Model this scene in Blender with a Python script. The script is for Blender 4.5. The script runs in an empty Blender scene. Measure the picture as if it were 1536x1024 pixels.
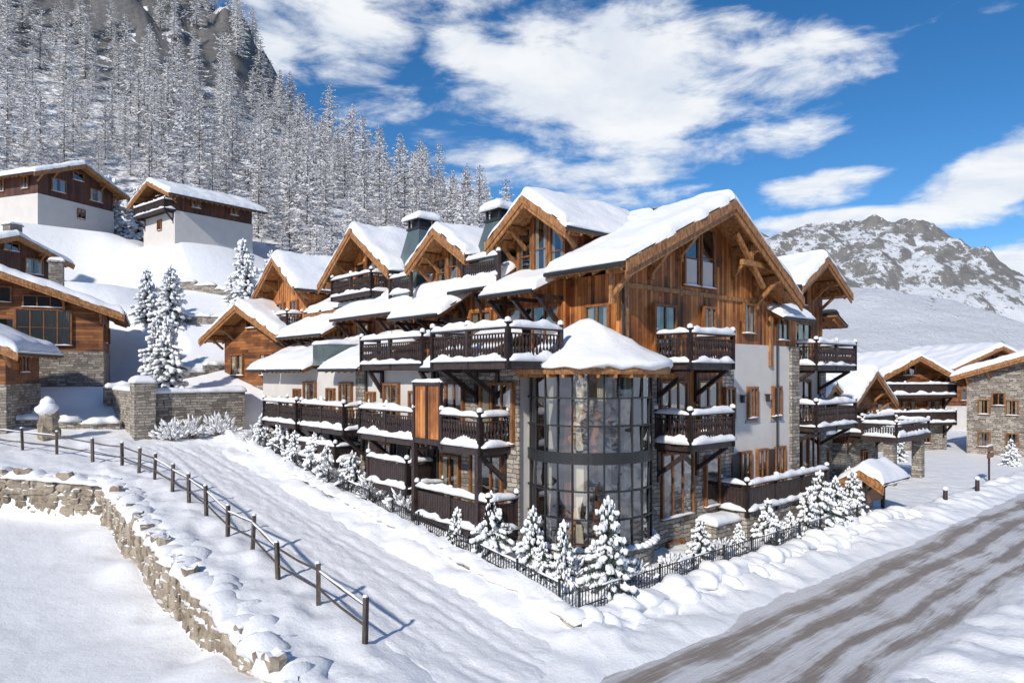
import bpy, math, random
import numpy as np
from mathutils import Vector, noise as mnoise
random.seed(7); rnd=random.random
def ru(a,b): return a+(b-a)*random.random()
S=bpy.context.scene
S.view_settings.view_transform='Standard'; S.view_settings.look='None'; S.view_settings.exposure=0
OX,OY=5.21,25.2
ANG=math.atan2(.6563,.7545); CA,SA=math.cos(ANG),math.sin(ANG)
def uv2w(u,v): return OX+CA*u-SA*v, OY+SA*u+CA*v
def w2uv(x,y):
    dx,dy=x-OX,y-OY
    return dx*CA+dy*SA, -dx*SA+dy*CA
# ---------------------------------------------------------------- numpy noise
def vnoise(x,y,seed=0):
    x=np.asarray(x,float);y=np.asarray(y,float)
    ix=np.floor(x).astype(np.int64);iy=np.floor(y).astype(np.int64)
    fx=x-ix;fy=y-iy
    fx=fx*fx*(3-2*fx);fy=fy*fy*(3-2*fy)
    def h(a,b):
        n=(a*374761393+b*668265263+seed*974634777)&0x7fffffff
        n=((n^(n>>13))*1274126177)&0x7fffffff
        n=n^(n>>16)
        return (n&0xffff)/65535.0
    return (h(ix,iy)*(1-fx)+h(ix+1,iy)*fx)*(1-fy)+(h(ix,iy+1)*(1-fx)+h(ix+1,iy+1)*fx)*fy
def fbm(x,y,o=4,seed=0):
    s=0;a=.5;t=0
    for i in range(o):
        s=s+a*vnoise(x*2**i,y*2**i,seed+i);t+=a;a*=.5
    return s/t-.5
def sst(a,b,x):
    t=np.clip((x-a)/(b-a),0,1);return t*t*(3-2*t)
def ramp(u,v): return .11*np.clip(v+2.45,0,33)*sst(8,-5,u)
def H(u,v):
    u=np.asarray(u,float);v=np.asarray(v,float)
    x=OX+CA*u-SA*v;y=OY+SA*u+CA*v
    b=ramp(u,v)
    z=b.copy()
    nb=fbm(u*.5,v*.5,4,3)
    nc=fbm(u*1.7,v*1.1,4,33)
    wob=.16*fbm(v*.9,u*.2,2,9)
    m=sst(-14.15,-14.4,u+wob)*sst(29.9,29.4,y)
    drop=np.clip(.5+.17*v,-.1,1.75)
    z=z-m*drop
    z=z+sst(-11.2,-12.3,u)*sst(-14.3,-13.9,u)*(.12+.25*nb+.3*nc)*sst(32,22,v)*sst(-12,-5,v)
    z=z+m*(.6*fbm(u*.12,v*.12,2,5)+.25*fbm(u*.4,v*.4,2,6)+.05*nc)
    # snow drifted against the foot of the boulder wall
    z=z+m*sst(-16.2,-14.6,u)*(.22+.8*fbm(v*.5,u*.4,3,64))
    g=sst(-6.98,-6.9,u)*sst(-2.8,-2.7,v)*sst(28,26,v)*sst(16.5,15.5,u)
    z=z+g*(.42+.3*nb+.25*nc)
    bank=sst(-5.3,-3.8,v+.7*nb)*sst(-2.5,-3.1,v)*sst(-10,-6,u)
    z=z+bank*(.24+.5*nb+.5*nc)
    bl=sst(-8.4,-7.2,u+.6*nb)*sst(-6.6,-6.95,u)*sst(-3,-1,v)*sst(28,24,v)
    z=z+bl*(.26+.5*nb+.5*nc)
    rb=sst(-9.3,-10.4,v+.6*nb)*sst(-30,-4,u)
    z=z+rb*(.32+.8*nb+.35*nc)
    z=z+(1-sst(-9.6,-9.1,v)*sst(-4.8,-5.3,v))*(1-m)*(.12*fbm(u*2.2,v*2.2,3,12)+.12*nc)*sst(60,40,v)
    z=z-.10*sst(-11.6,-11.2,u)*sst(-7.9,-8.3,u)*sst(-4.5,-3.5,v)*sst(26,22,v)
    z=z-.12*sst(-9.7,-9.2,v+.6*nb)*sst(-4.9,-5.4,v+.9*nb)
    k=np.clip(.27-.0042*x,0,.85)
    ye=np.where(y>160,160+(y-160)*sst(-50,-72,x+6*fbm(y*.03,x*.03,2,8)),y)
    hill=5.7+k*np.maximum(0,ye-44)+1.2*fbm(x*.06,y*.06,4,21)*sst(46,60,y)
    cr=sst(-62,-84,x+10*fbm(x*.05,y*.05,3,44))*sst(150,190,y)
    hill=hill+cr*(8+28*fbm(x*.045,y*.06,5,31)+22*np.abs(fbm(x*.13,y*.13,4,36)))
    hill=hill-sst(190,290,y)*hill*.75
    w=np.where(u>-10.7, sst(28.1,28.35,v), sst(30.0,37.5,v))
    s=sst(24,-6,x)
    z=z+(hill-z)*w*s
    def pad(cx,cy,r1,r2,pz):
        nonlocal z
        d=np.hypot((x-cx),(y-cy)); q=sst(r2,r1,d); z=z+(pz-z)*q
    pad(-38,79,7.5,11,20.9); pad(-54,80,10,13,22.6); pad(-41,64,7,10,14.8); pad(-33,49,7,9,6.1)
    z=z+sst(-25,-120,y)*20  # ground rise behind the camera, added for the tower glass to reflect
    z=z+sst(75,260,y)*sst(-10,40,x)*6
    return z
def Hs(u,v): return float(H(np.array([u]),np.array([v]))[0])
def Hw(x,y): return Hs(*w2uv(x,y))
# ---------------------------------------------------------------- node helpers
def mat(name,rough=.7):
    m=bpy.data.materials.new(name);m.use_nodes=True
    nt=m.node_tree;b=nt.nodes['Principled BSDF'];b.inputs['Roughness'].default_value=rough
    return m,nt,b
class N:
    def __init__(s,nt): s.nt=nt
    def new(s,t,**k):
        n=s.nt.nodes.new(t)
        for a,b in k.items(): setattr(n,a,b)
        return n
    def link(s,a,b): s.nt.links.new(a,b)
    def setin(s,sock,v):
        if isinstance(v,bpy.types.NodeSocket): s.link(v,sock)
        else: sock.default_value=v
    def math(s,op,a,b=0,c=None,clamp=False):
        n=s.new('ShaderNodeMath',operation=op);n.use_clamp=clamp
        s.setin(n.inputs[0],a);s.setin(n.inputs[1],b)
        if c is not None: s.setin(n.inputs[2],c)
        return n.outputs[0]
    def vmath(s,op,a,b):
        n=s.new('ShaderNodeVectorMath',operation=op);s.setin(n.inputs[0],a);s.setin(n.inputs[1],b);return n.outputs[0]
    def comb(s,x,y,z):
        n=s.new('ShaderNodeCombineXYZ')
        for i,q in enumerate((x,y,z)): s.setin(n.inputs[i],q)
        return n.outputs[0]
    def sep(s,v):
        n=s.new('ShaderNodeSeparateXYZ');s.link(v,n.inputs[0]);return n.outputs
    def noise(s,vec,scale=5,detail=4,rough=.55,dist=0):
        n=s.new('ShaderNodeTexNoise');s.link(vec,n.inputs['Vector'])
        n.inputs['Scale'].default_value=scale;n.inputs['Detail'].default_value=detail;n.inputs['Roughness'].default_value=rough;n.inputs['Distortion'].default_value=dist
        return n.outputs['Fac']
    def ramp(s,f,stops,interp='LINEAR'):
        n=s.new('ShaderNodeValToRGB');s.setin(n.inputs[0],f);cr=n.color_ramp;cr.interpolation=interp
        while len(cr.elements)<len(stops): cr.elements.new(.5)
        for e,(p,c) in zip(cr.elements,stops):
            e.position=p;e.color=(c,c,c,1) if isinstance(c,(int,float)) else (*c,1)
        return n.outputs[0]
    def mix(s,f,a,b,blend='MIX'):
        n=s.new('ShaderNodeMix',data_type='RGBA',blend_type=blend)
        s.setin(n.inputs[0],f)
        for k,q in ((6,a),(7,b)):
            if isinstance(q,tuple): n.inputs[k].default_value=(*q,1)
            else: s.link(q,n.inputs[k])
        return n.outputs[2]
    def sstep(s,x,a,b):
        n=s.new('ShaderNodeMapRange',interpolation_type='SMOOTHSTEP');s.setin(n.inputs[0],x)
        n.inputs[1].default_value=a;n.inputs[2].default_value=b;return n.outputs[0]
    def bump(s,h,bsdf,strength=.5,dist=.02):
        n=s.new('ShaderNodeBump');n.inputs['Strength'].default_value=strength;n.inputs['Distance'].default_value=dist
        s.link(h,n.inputs['Height']);s.link(n.outputs[0],bsdf.inputs['Normal'])
    def obj(s): return s.new('ShaderNodeTexCoord').outputs['Object']
M={}
def mk_snow(name,rocky=False,col=(.86,.875,.90)):
    m,nt,b=mat(name,.55);n=N(nt);o=n.obj()
    f=n.noise(o,.8,2,.6)
    c=n.mix(f,tuple(x*.94 for x in col),tuple(min(1,x*1.04) for x in col))
    if rocky:
        g=n.new('ShaderNodeNewGeometry');nz=n.sep(g.outputs['Normal'])[2];px,py,pz=n.sep(g.outputs['Position'])
        rn=n.noise(o,.12,3,.7);rn2=n.noise(o,.9,4,.7)
        k=n.math('ADD',n.math('MULTIPLY',n.math('SUBTRACT',1,nz),1.25),n.math('MULTIPLY',n.math('SUBTRACT',rn,.5),1.4))
        k=n.math('ADD',k,n.math('MULTIPLY',n.math('SUBTRACT',rn2,.5),.9))
        rk=n.math('MULTIPLY',n.sstep(k,.18,.30),n.sstep(pz,50,80))
        rc=n.mix(rn2,(.03,.03,.034),(.22,.21,.20))
        und=n.math('MULTIPLY',n.math('MULTIPLY',n.sstep(pz,22,27),n.sstep(rn2,.42,.6)),.75)
        c=n.mix(und,c,(.16,.145,.13))
        c=n.mix(rk,c,rc)
    n.link(c,b.inputs['Base Color'])
    h=n.math('ADD',n.noise(o,11,4,.65),n.math('MULTIPLY',n.noise(o,1.9,2,.5),2))
    n.bump(h,b,.5,.045)
    return m
M['snow']=mk_snow('snow');M['ground']=mk_snow('snow_ground',True)
def mk_planks(name,c1,c2,c3,w=.17,horizontal=False):
    m,nt,b=mat(name,.65);n=N(nt);o=n.obj();x,y,z=n.sep(o)
    s=n.math('ADD',x,y)
    if horizontal: a,l=z,s
    else: a,l=s,z
    q=n.math('DIVIDE',a,w);fl=n.math('FLOOR',q);fr=n.math('FRACT',q)
    wn=n.new('ShaderNodeTexWhiteNoise',noise_dimensions='2D')
    seg=n.math('FLOOR',n.math('ADD',n.math('MULTIPLY',l,.33),n.math('MULTIPLY',fl,.37)))
    n.link(n.comb(fl,seg,0),wn.inputs['Vector'])
    r=wn.outputs['Value']
    gr=n.noise(n.comb(n.math('MULTIPLY',a,26),n.math('MULTIPLY',l,1.6),fl),1,4,.6,.6)
    big=n.noise(o,.5,4,.65)
    t=n.math('ADD',n.math('MULTIPLY',r,.62),n.math('MULTIPLY',gr,.6))
    t=n.math('ADD',t,n.math('MULTIPLY',n.math('SUBTRACT',big,.5),1.9))
    c=n.ramp(t,[(.12,c3),(.34,tuple((p+q*1.1)/2 for p,q in zip(c3,c1))),(.58,c1),(1.0,c2)])
    e=n.math('MULTIPLY',n.sstep(fr,0,.07),n.sstep(fr,1,.93))
    c=n.mix(e,tuple(x*.15 for x in c1),c)
    n.link(c,b.inputs['Base Color'])
    n.bump(n.math('ADD',e,n.math('MULTIPLY',gr,.35)),b,.6,.015)
    return m
M['wood']=mk_planks('weathered_planks',(.32,.105,.024),(.60,.25,.068),(.055,.020,.010))
M['logs']=mk_planks('log_wall',(.21,.073,.021),(.38,.155,.045),(.045,.018,.009),.2,True)
M['redwood']=mk_planks('dark_board_wall',(.075,.028,.018),(.13,.05,.028),(.03,.014,.01),.2)
def mk_beam(name,c1,c2,rough=.55):
    m,nt,b=mat(name,rough);n=N(nt);o=n.obj()
    g=n.noise(n.vmath('MULTIPLY',o,(7,7,2.5)),1.2,4,.65,.8)
    n.link(n.mix(n.sstep(g,.3,.7),c1,c2),b.inputs['Base Color']);n.bump(g,b,.4,.01);return m
M['beam']=mk_beam('honey_beam',(.17,.065,.020),(.47,.23,.082))
M['frame']=mk_beam('window_wood',(.14,.050,.016),(.32,.13,.038))
M['dark']=mk_beam('dark_balcony_wood',(.020,.013,.012),(.055,.034,.031))
M['grey']=mk_beam('grey_fence_wood',(.045,.036,.03),(.12,.095,.08),.8)
def mk_plain(name,c,rough=.6,metal=0,var=.15,sc=3,bump=.2):
    m,nt,b=mat(name,rough);n=N(nt);o=n.obj();b.inputs['Metallic'].default_value=metal
    f=n.noise(o,sc,3,.6)
    n.link(n.mix(f,tuple(x*(1-var) for x in c),tuple(x*(1+var) for x in c)),b.inputs['Base Color'])
    if bump: n.bump(n.noise(o,40,2,.6),b,bump,.006)
    return m
M['stucco']=mk_plain('stucco',(.60,.575,.545),.85,0,.14,1.2,.4)
M['metal']=mk_plain('dark_metal',(.03,.032,.035),.45,.3)
M['zinc']=mk_plain('zinc_cladding',(.17,.22,.215),.38,.6,.35,2)
M['curtain']=mk_plain('curtain',(.70,.63,.53),.9,0,.08,8)
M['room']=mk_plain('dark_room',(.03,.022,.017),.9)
M['slab']=mk_plain('concrete',(.3,.3,.3),.8)
M['bark']=mk_plain('bark',(.09,.07,.06),.9,0,.4,12,0)
M['needle']=mk_plain('needles',(.035,.06,.042),.8,0,.4,6,0)
M['rime']=mk_plain('rime_twigs',(.82,.82,.83),.8,0,.12,.5,0)
M['twig']=mk_plain('bare_twigs',(.18,.145,.125),.9,0,.35,.6,0)
M['warm']=mk_plain('upholstery',(.50,.25,.08),.8,0,.5,1.5)
M['red']=mk_plain('red_paint',(.5,.05,.04),.6)
def mk_stone(name,c1,c2,c3,bw=.5,rh=.16):
    m,nt,b=mat(name,.85);n=N(nt);o=n.obj();x,y,z=n.sep(o)
    s=n.math('ADD',x,y)
    d=n.noise(n.comb(s,z,0),1.6,2,.6);d2=n.noise(n.comb(s,z,5.5),5,2,.6)
    vv=n.comb(n.math('ADD',s,n.math('MULTIPLY',d,.5)),n.math('ADD',z,n.math('MULTIPLY',n.math('ADD',d2,d),.13)),0)
    br=n.new('ShaderNodeTexBrick');n.link(vv,br.inputs['Vector'])
    br.inputs['Scale'].default_value=1;br.inputs['Brick Width'].default_value=bw;br.inputs['Row Height'].default_value=rh
    br.inputs['Mortar Size'].default_value=.016;br.inputs['Mortar Smooth'].default_value=.5
    br.inputs['Color1'].default_value=(0,0,0,1);br.inputs['Color2'].default_value=(1,1,1,1);br.inputs['Mortar'].default_value=(.5,.5,.5,1)
    br.offset_frequency=2;br.offset=.37;br.squash=.6;br.squash_frequency=3
    g=n.noise(o,7,4,.7);v=n.math('ADD',n.math('MULTIPLY',n.sep(br.outputs['Color'])[0],.65),n.math('MULTIPLY',g,.5))
    c=n.ramp(v,[(.15,c3),(.5,c1),(.95,c2)])
    c=n.mix(br.outputs['Fac'],c,tuple(q*.35 for q in c1))
    n.link(c,b.inputs['Base Color'])
    n.bump(n.math('SUBTRACT',n.math('ADD',g,n.sep(br.outputs['Color'])[0]),n.math('MULTIPLY',br.outputs['Fac'],2)),b,.8,.03)
    return m
M['stone']=mk_stone('layered_stone',(.28,.245,.205),(.47,.43,.37),(.12,.11,.10))
def mk_boulder():
    m,nt,b=mat('boulder_stone',.85);n=N(nt);o=n.obj()
    g=n.noise(o,1.3,2,.5);d=n.noise(o,9,4,.7)
    c=n.ramp(n.math('ADD',n.math('MULTIPLY',g,.7),n.math('MULTIPLY',d,.4)),[(.3,(.08,.065,.05)),(.5,(.24,.195,.145)),(.62,(.36,.31,.24)),(.8,(.2,.185,.17))])
    gm=n.new('ShaderNodeNewGeometry');nz=n.sep(gm.outputs['Normal'])[2]
    k=n.sstep(n.math('ADD',nz,n.math('MULTIPLY',n.math('SUBTRACT',d,.5),.7)),.6,.8)
    n.link(n.mix(k,c,(.82,.84,.88)),b.inputs['Base Color']);n.bump(d,b,.8,.03);return m
M['boulder']=mk_boulder()
def mk_glass():
    m,nt,b=mat('window_glass');nt.nodes.remove(b);n=N(nt)
    out=[q for q in nt.nodes if q.type=='OUTPUT_MATERIAL'][0]
    t=n.new('ShaderNodeBsdfTransparent');t.inputs[0].default_value=(.76,.78,.75,1)
    g=n.new('ShaderNodeBsdfGlossy');g.inputs['Roughness'].default_value=.012;g.inputs[0].default_value=(.92,.95,.97,1)
    lw=n.new('ShaderNodeFresnel');lw.inputs[0].default_value=1.6
    o=n.obj();bp=n.new('ShaderNodeBump');bp.inputs['Strength'].default_value=.25;bp.inputs['Distance'].default_value=.06
    n.link(n.noise(o,1.6,1,.4),bp.inputs['Height']);n.link(bp.outputs[0],g.inputs['Normal'])
    mx=n.new('ShaderNodeMixShader');n.link(n.math('ADD',lw.outputs[0],.16,clamp=True),mx.inputs[0])
    n.link(t.outputs[0],mx.inputs[1]);n.link(g.outputs[0],mx.inputs[2]);n.link(mx.outputs[0],out.inputs[0]);return m
M['glass']=mk_glass()
def mk_lane():
    m,nt,b=mat('packed_snow',.5);n=N(nt);o=n.obj();x,y,z=n.sep(o)
    st=n.noise(n.comb(n.math('MULTIPLY',x,5),n.math('MULTIPLY',y,.5),0),1,5,.65,.6);g=n.noise(o,9,5,.7)
    n.link(n.mix(n.sstep(n.math('ADD',n.math('MULTIPLY',st,.6),n.math('MULTIPLY',g,.4)),.3,.65),(.72,.74,.79),(.88,.89,.91)),b.inputs['Base Color'])
    n.bump(n.math('ADD',n.math('MULTIPLY',st,.5),n.math('MULTIPLY',g,1.4)),b,.65,.04);return m
M['lane']=mk_lane()
def mk_road():
    m,nt,b=mat('slushy_asphalt',.5);n=N(nt);o=n.obj();x,y,z=n.sep(o)
    wv=n.math('MULTIPLY',n.math('SUBTRACT',n.noise(o,.12,3,.5),.5),1.6)
    yy=n.math('ADD',y,wv)
    st=n.noise(n.comb(n.math('MULTIPLY',x,.11),n.math('MULTIPLY',yy,3.2),0),1,6,.72,.3)
    st2=n.noise(n.comb(n.math('MULTIPLY',x,.5),n.math('MULTIPLY',y,9),0),1,5,.75,.5)
    pt=n.noise(o,.5,4,.65)
    def tr(c,w):
        d=n.math('ABSOLUTE',n.math('SUBTRACT',yy,c));return n.sstep(d,w,w*.1)
    t=n.math('MAXIMUM',n.math('MAXIMUM',tr(-5.8,.6),tr(-6.9,.45)),n.math('MAXIMUM',tr(-8.1,.35),tr(-9.0,.35)))
    k=n.math('ADD',n.math('MULTIPLY',t,.34),n.math('ADD',n.math('MULTIPLY',st,.95),n.math('MULTIPLY',st2,.85)))
    k=n.math('ADD',k,n.math('MULTIPLY',n.math('SUBTRACT',pt,.5),.9))
    k=n.math('MULTIPLY',n.sstep(k,.84,1.28),n.sstep(n.math('ABSOLUTE',n.math('ADD',yy,7.3)),2.6,1.7))
    g=n.noise(o,22,4,.75)
    dk=n.mix(n.math('ADD',n.math('MULTIPLY',g,.6),n.math('MULTIPLY',st2,.4)),(.13,.10,.078),(.44,.375,.32))
    n.link(n.mix(n.math('MULTIPLY',k,.95),(.74,.74,.76),dk),b.inputs['Base Color'])
    n.bump(n.math('ADD',n.math('MULTIPLY',st2,1.8),g),b,.9,.04);return m
M['road']=mk_road()
# ---------------------------------------------------------------- mesh infrastructure
import bmesh
def mesh_obj(name,vs,fs,m,parent=None,smooth=False,recalc=False):
    me=bpy.data.meshes.new(name);me.from_pydata([tuple(v) for v in vs],[],fs)
    if recalc:
        bm=bmesh.new();bm.from_mesh(me);bmesh.ops.recalc_face_normals(bm,faces=bm.faces);bm.to_mesh(me);bm.free()
    if smooth: me.polygons.foreach_set('use_smooth',[True]*len(me.polygons))
    me.materials.append(m);me.update()
    ob=bpy.data.objects.new(name,me);S.collection.objects.link(ob)
    if parent: ob.parent=parent
    return ob
def empty(name,loc,rot=0):
    e=bpy.data.objects.new(name,None);e.empty_display_size=.5;S.collection.objects.link(e);e.location=loc;e.rotation_euler=(0,0,rot);return e
class P:
    def __init__(s): s.v=[];s.f=[]
    def add(s,vs,fs):
        k=len(s.v);s.v+=[tuple(q) for q in vs];s.f+=[tuple(i+k for i in f) for f in fs]
HEXF=[(0,3,2,1),(4,5,6,7),(0,1,5,4),(1,2,6,5),(2,3,7,6),(3,0,4,7)]
class Ctx:
    def __init__(s,name,loc,rot=0):
        s.e=empty(name,loc,rot);s.p={}
    def P(s,k,m=None):
        if k not in s.p: s.p[k]=(P(),m or k)
        return s.p[k][0]
    def box(s,k,x0,x1,y0,y1,z0,z1):
        s.P(k).add([(x0,y0,z0),(x1,y0,z0),(x1,y1,z0),(x0,y1,z0),(x0,y0,z1),(x1,y0,z1),(x1,y1,z1),(x0,y1,z1)],HEXF)
    def obox(s,k,p,n,s0,s1,o0,o1,z0,z1):
        t=(-n[1],n[0]);f=lambda a,o,z:(p[0]+t[0]*a+n[0]*o,p[1]+t[1]*a+n[1]*o,p[2]+z)
        s.P(k).add([f(s0,o0,z0),f(s1,o0,z0),f(s1,o1,z0),f(s0,o1,z0),f(s0,o0,z1),f(s1,o0,z1),f(s1,o1,z1),f(s0,o1,z1)],HEXF)
    def prism(s,k,poly,off):
        n=len(poly);off=Vector(off);a=[Vector(q) for q in poly];b=[q+off for q in a]
        s.P(k).add(a+b,[tuple(range(n))[::-1],tuple(range(n,2*n))]+[(i,(i+1)%n,n+(i+1)%n,n+i) for i in range(n)])
    def beam(s,k,a,b,w,h=None):
        h=h or w;a=Vector(a);b=Vector(b);d=(b-a).normalized()
        side=d.cross(Vector((0,0,1)))
        if side.length<.01: side=Vector((1,0,0))
        side.normalize();up=side.cross(d)
        q=[(-1,-1),(1,-1),(1,1),(-1,1)]
        vs=[c+side*(i*w/2)+up*(j*h/2) for c in (a,b) for i,j in q]
        s.P(k).add(vs,HEXF)
    def cyl(s,k,a,b,r0,r1=None,n=8):
        r1=r0 if r1 is None else r1;a=Vector(a);b=Vector(b);d=(b-a).normalized()
        x=d.orthogonal().normalized();y=d.cross(x)
        vs=[c+(x*math.cos(2*math.pi*i/n)+y*math.sin(2*math.pi*i/n))*r for c,r in((a,r0),(b,r1)) for i in range(n)]
        s.P(k).add(vs,[tuple(range(n))[::-1],tuple(range(n,2*n))]+[(i,(i+1)%n,n+(i+1)%n,n+i) for i in range(n)])
    def finish(s):
        for k,(p,m) in s.p.items():
            if p.v: mesh_obj(k,p.v,p.f,M[m],s.e,smooth=(m in('snow','curtain')),recalc=(m not in('curtain','glass','rime','needle')))
SEED=[0]
def snow_slab(c,c00,c10,c11,c01,T=.38,over=.07,amp=.06,k='snow',ridge=False):
    SEED[0]+=13.7;sd=SEED[0]
    c00,c10,c11,c01=[Vector(q) for q in(c00,c10,c11,c01)]
    lx=((c10-c00).length+(c11-c01).length)/2;ly=((c01-c00).length+(c11-c10).length)/2
    ex=(c10-c00).normalized();ey=(c01-c00).normalized()
    def pos(l):
        r=min(T,l/2);a=[0,.04*r/.3,.12*r/.3,.22*r/.3,r];n=max(1,int((l-2*r)/.28));n=min(n,64)
        q=a+[r+(l-2*r)*i/n for i in range(1,n)]+[l-t for t in reversed(a)]
        o=[q[0]]
        for t in q[1:]:
            if t-o[-1]>1e-3:o.append(t)
        return o
    X=pos(lx);Y=pos(ly);vs=[]
    r=min(T,lx/2,ly/2)
    for y in Y:
        for x in X:
            s,t=x/lx,y/ly
            p=(c00*(1-s)+c10*s)*(1-t)+(c01*(1-s)+c11*s)*t
            dy=y if ridge else min(y,ly-y)
            d=min(x,lx-x,dy);q=min(d/r,1)
            nz=mnoise.noise(Vector((p.x*.7+sd*0,p.y*.7,p.z*.5)))+.4*mnoise.noise(Vector((p.x*2.1,p.y*2.1,p.z)))
            h=T*math.sqrt(max(0,1-(1-q)**2))*(1+.28*nz)
            e=1-q
            w=over+.11*mnoise.noise(Vector((p.x*2+sd,p.y*2,3)))
            p=p+ex*(w*e*(1 if x>lx/2 else -1) if min(x,lx-x)<r else 0)+ey*(w*e*(1 if y>ly/2 else -1) if dy<r else 0)
            vs.append((p.x,p.y,p.z+h+amp*nz*q-.05*(1-q)**3))
    nx=len(X);fs=[(j*nx+i,j*nx+i+1,(j+1)*nx+i+1,(j+1)*nx+i) for j in range(len(Y)-1) for i in range(nx-1)]
    if not ridge:
        ring=[i for i in range(nx)]+[j*nx+nx-1 for j in range(1,len(Y))]+[(len(Y)-1)*nx+i for i in range(nx-2,-1,-1)]+[j*nx for j in range(len(Y)-2,0,-1)]
        fs.append(tuple(reversed(ring)))
    c.P(k,'snow').add(vs,fs)
def snow_strip(c,a,b,w=.16,h=.14,k='rail_snow',var=.35,st=.2):
    SEED[0]+=7.1;sd=SEED[0];a=Vector(a);b=Vector(b);L=(b-a).length;d=(b-a).normalized()
    side=Vector((-d.y,d.x,0));side=side.normalized() if side.length>.01 else Vector((1,0,0))
    n=max(3,int(L/st));vs=[];m=6
    for i in range(n+1):
        p=a+(b-a)*(i/n);e=min(1,min(i,n-i)*.5+.35)
        q=i*st*2.2
        nz=mnoise.noise(Vector((q+sd,sd,0)))+.6*mnoise.noise(Vector((q*.3+sd,sd,5)));hh=max(.02,h*e*(1+var*1.5*nz));ww=w*(.85+.15*e)*(1+.35*mnoise.noise(Vector((q*1.1,sd,4))))
        p=p+side*(w*.3*mnoise.noise(Vector((q*.8,sd,9))))
        for j in range(m+1):
            t=math.pi*j/m;vs.append(p+side*(ww/2*math.cos(t))*1.05+Vector((0,0,hh*math.sin(t)**.7 if 0<j<m else -.01)))
    w1=m+1;fs=[(i*w1+j,i*w1+j+1,(i+1)*w1+j+1,(i+1)*w1+j) for i in range(n) for j in range(m)]
    fs+=[tuple(range(w1)),tuple(range(n*w1,(n+1)*w1))[::-1]]
    fs+=[(i*w1+m,i*w1,(i+1)*w1,(i+1)*w1+m) for i in range(n)]
    c.P(k,'snow').add(vs,fs)
def blob(p,c,ax,ay,az,rx,ry,rz,n=7,m=5,amp=.2,sq=1.0):
    SEED[0]+=3.3;sd=SEED[0];vs=[];c=Vector(c)
    f=lambda t: math.copysign(abs(t)**sq,t)
    for j in range(m+1):
        ph=math.pi*j/m
        for i in range(n):
            th=2*math.pi*i/n;q=Vector((f(math.sin(ph)*math.cos(th)),f(math.sin(ph)*math.sin(th)),f(math.cos(ph))))
            q=q*(1+amp*mnoise.noise(q*1.3+Vector((sd,0,0)))*2)
            vs.append(c+ax*(q.x*rx)+ay*(q.y*ry)+az*(q.z*rz))
    p.add(vs,[(j*n+i,(j+1)*n+i,(j+1)*n+(i+1)%n,j*n+(i+1)%n) for j in range(m) for i in range(n)])
XA,YA,ZA=Vector((1,0,0)),Vector((0,1,0)),Vector((0,0,1))
def window(c,p,n,w,h,cols=2,rows=1,cur=1,fk='window_frame',fm='frame',sill=True,fw=.08):
    t=(-n[1],n[0])
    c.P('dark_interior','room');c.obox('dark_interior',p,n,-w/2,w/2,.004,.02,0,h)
    f=lambda a,o,z:(p[0]+t[0]*a+n[0]*o,p[1]+t[1]*a+n[1]*o,p[2]+z)
    if cur:
        P_=c.P('curtains','curtain');spans=[(-w/2+.03,-w/2+w*ru(.2,.38)),(w/2-w*ru(.2,.38),w/2-.03)] if cur==1 else [(-w/2+.03,w/2-.03)]
        for a0,a1 in spans:
            m=max(6,int((a1-a0)/.035));vs=[]
            for i in range(m+1):
                a=a0+(a1-a0)*i/m;o=.05+.018*math.sin(i*1.9+rnd()*.4)
                vs+=[f(a,o,.02),f(a,o,h-.02)]
            P_.add(vs,[(2*i,2*i+2,2*i+3,2*i+1) for i in range(m)])
    j1,j2=ru(-.012,.012),ru(-.012,.012)
    c.P('glass','glass').add([f(-w/2,.085+j1,0),f(w/2,.085-j1,0),f(w/2,.085-j1+j2,h),f(-w/2,.085+j1+j2,h)],[(0,1,2,3)])
    c.P(fk,fm)
    for a,b,z0,z1 in ((-w/2-fw,-w/2+.02,-fw,h+fw),(w/2-.02,w/2+fw,-fw,h+fw)): c.obox(fk,p,n,a,b,0,.15,z0,z1)
    c.obox(fk,p,n,-w/2+.02,w/2-.02,0,.147,h-.02,h+fw-.003);c.obox(fk,p,n,-w/2+.02,w/2-.02,0,.147,-fw+.003,.02)
    for i in range(1,cols): a=-w/2+w*i/cols;c.obox(fk,p,n,a-.035,a+.035,.021,.125,.02,h-.02)
    for j in range(1,rows): z=h*j/rows;c.obox(fk,p,n,-w/2+.02,w/2-.02,.021,.115,z-.02,z+.02)
    if sill: snow_strip(c,f(-w/2-.1,.1,-.02),f(w/2+.1,.1,-.02),.16,.07,'sill_snow')
def baluster(c,k,x,y,z0,z1):
    prof=[(0,.03),(.12,.03),(.22,.055),(.36,.05),(.48,.022),(.54,.022),(.66,.05),(.8,.055),(.9,.03),(1,.03)]
    n=5;vs=[]
    for t,r in prof:
        for i in range(n): a=2*math.pi*i/n;vs.append((x+r*math.cos(a),y+r*math.sin(a),z0+(z1-z0)*t))
    c.P(k).add(vs,[(j*n+i,j*n+(i+1)%n,(j+1)*n+(i+1)%n,(j+1)*n+i) for j in range(len(prof)-1) for i in range(n)])
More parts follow.
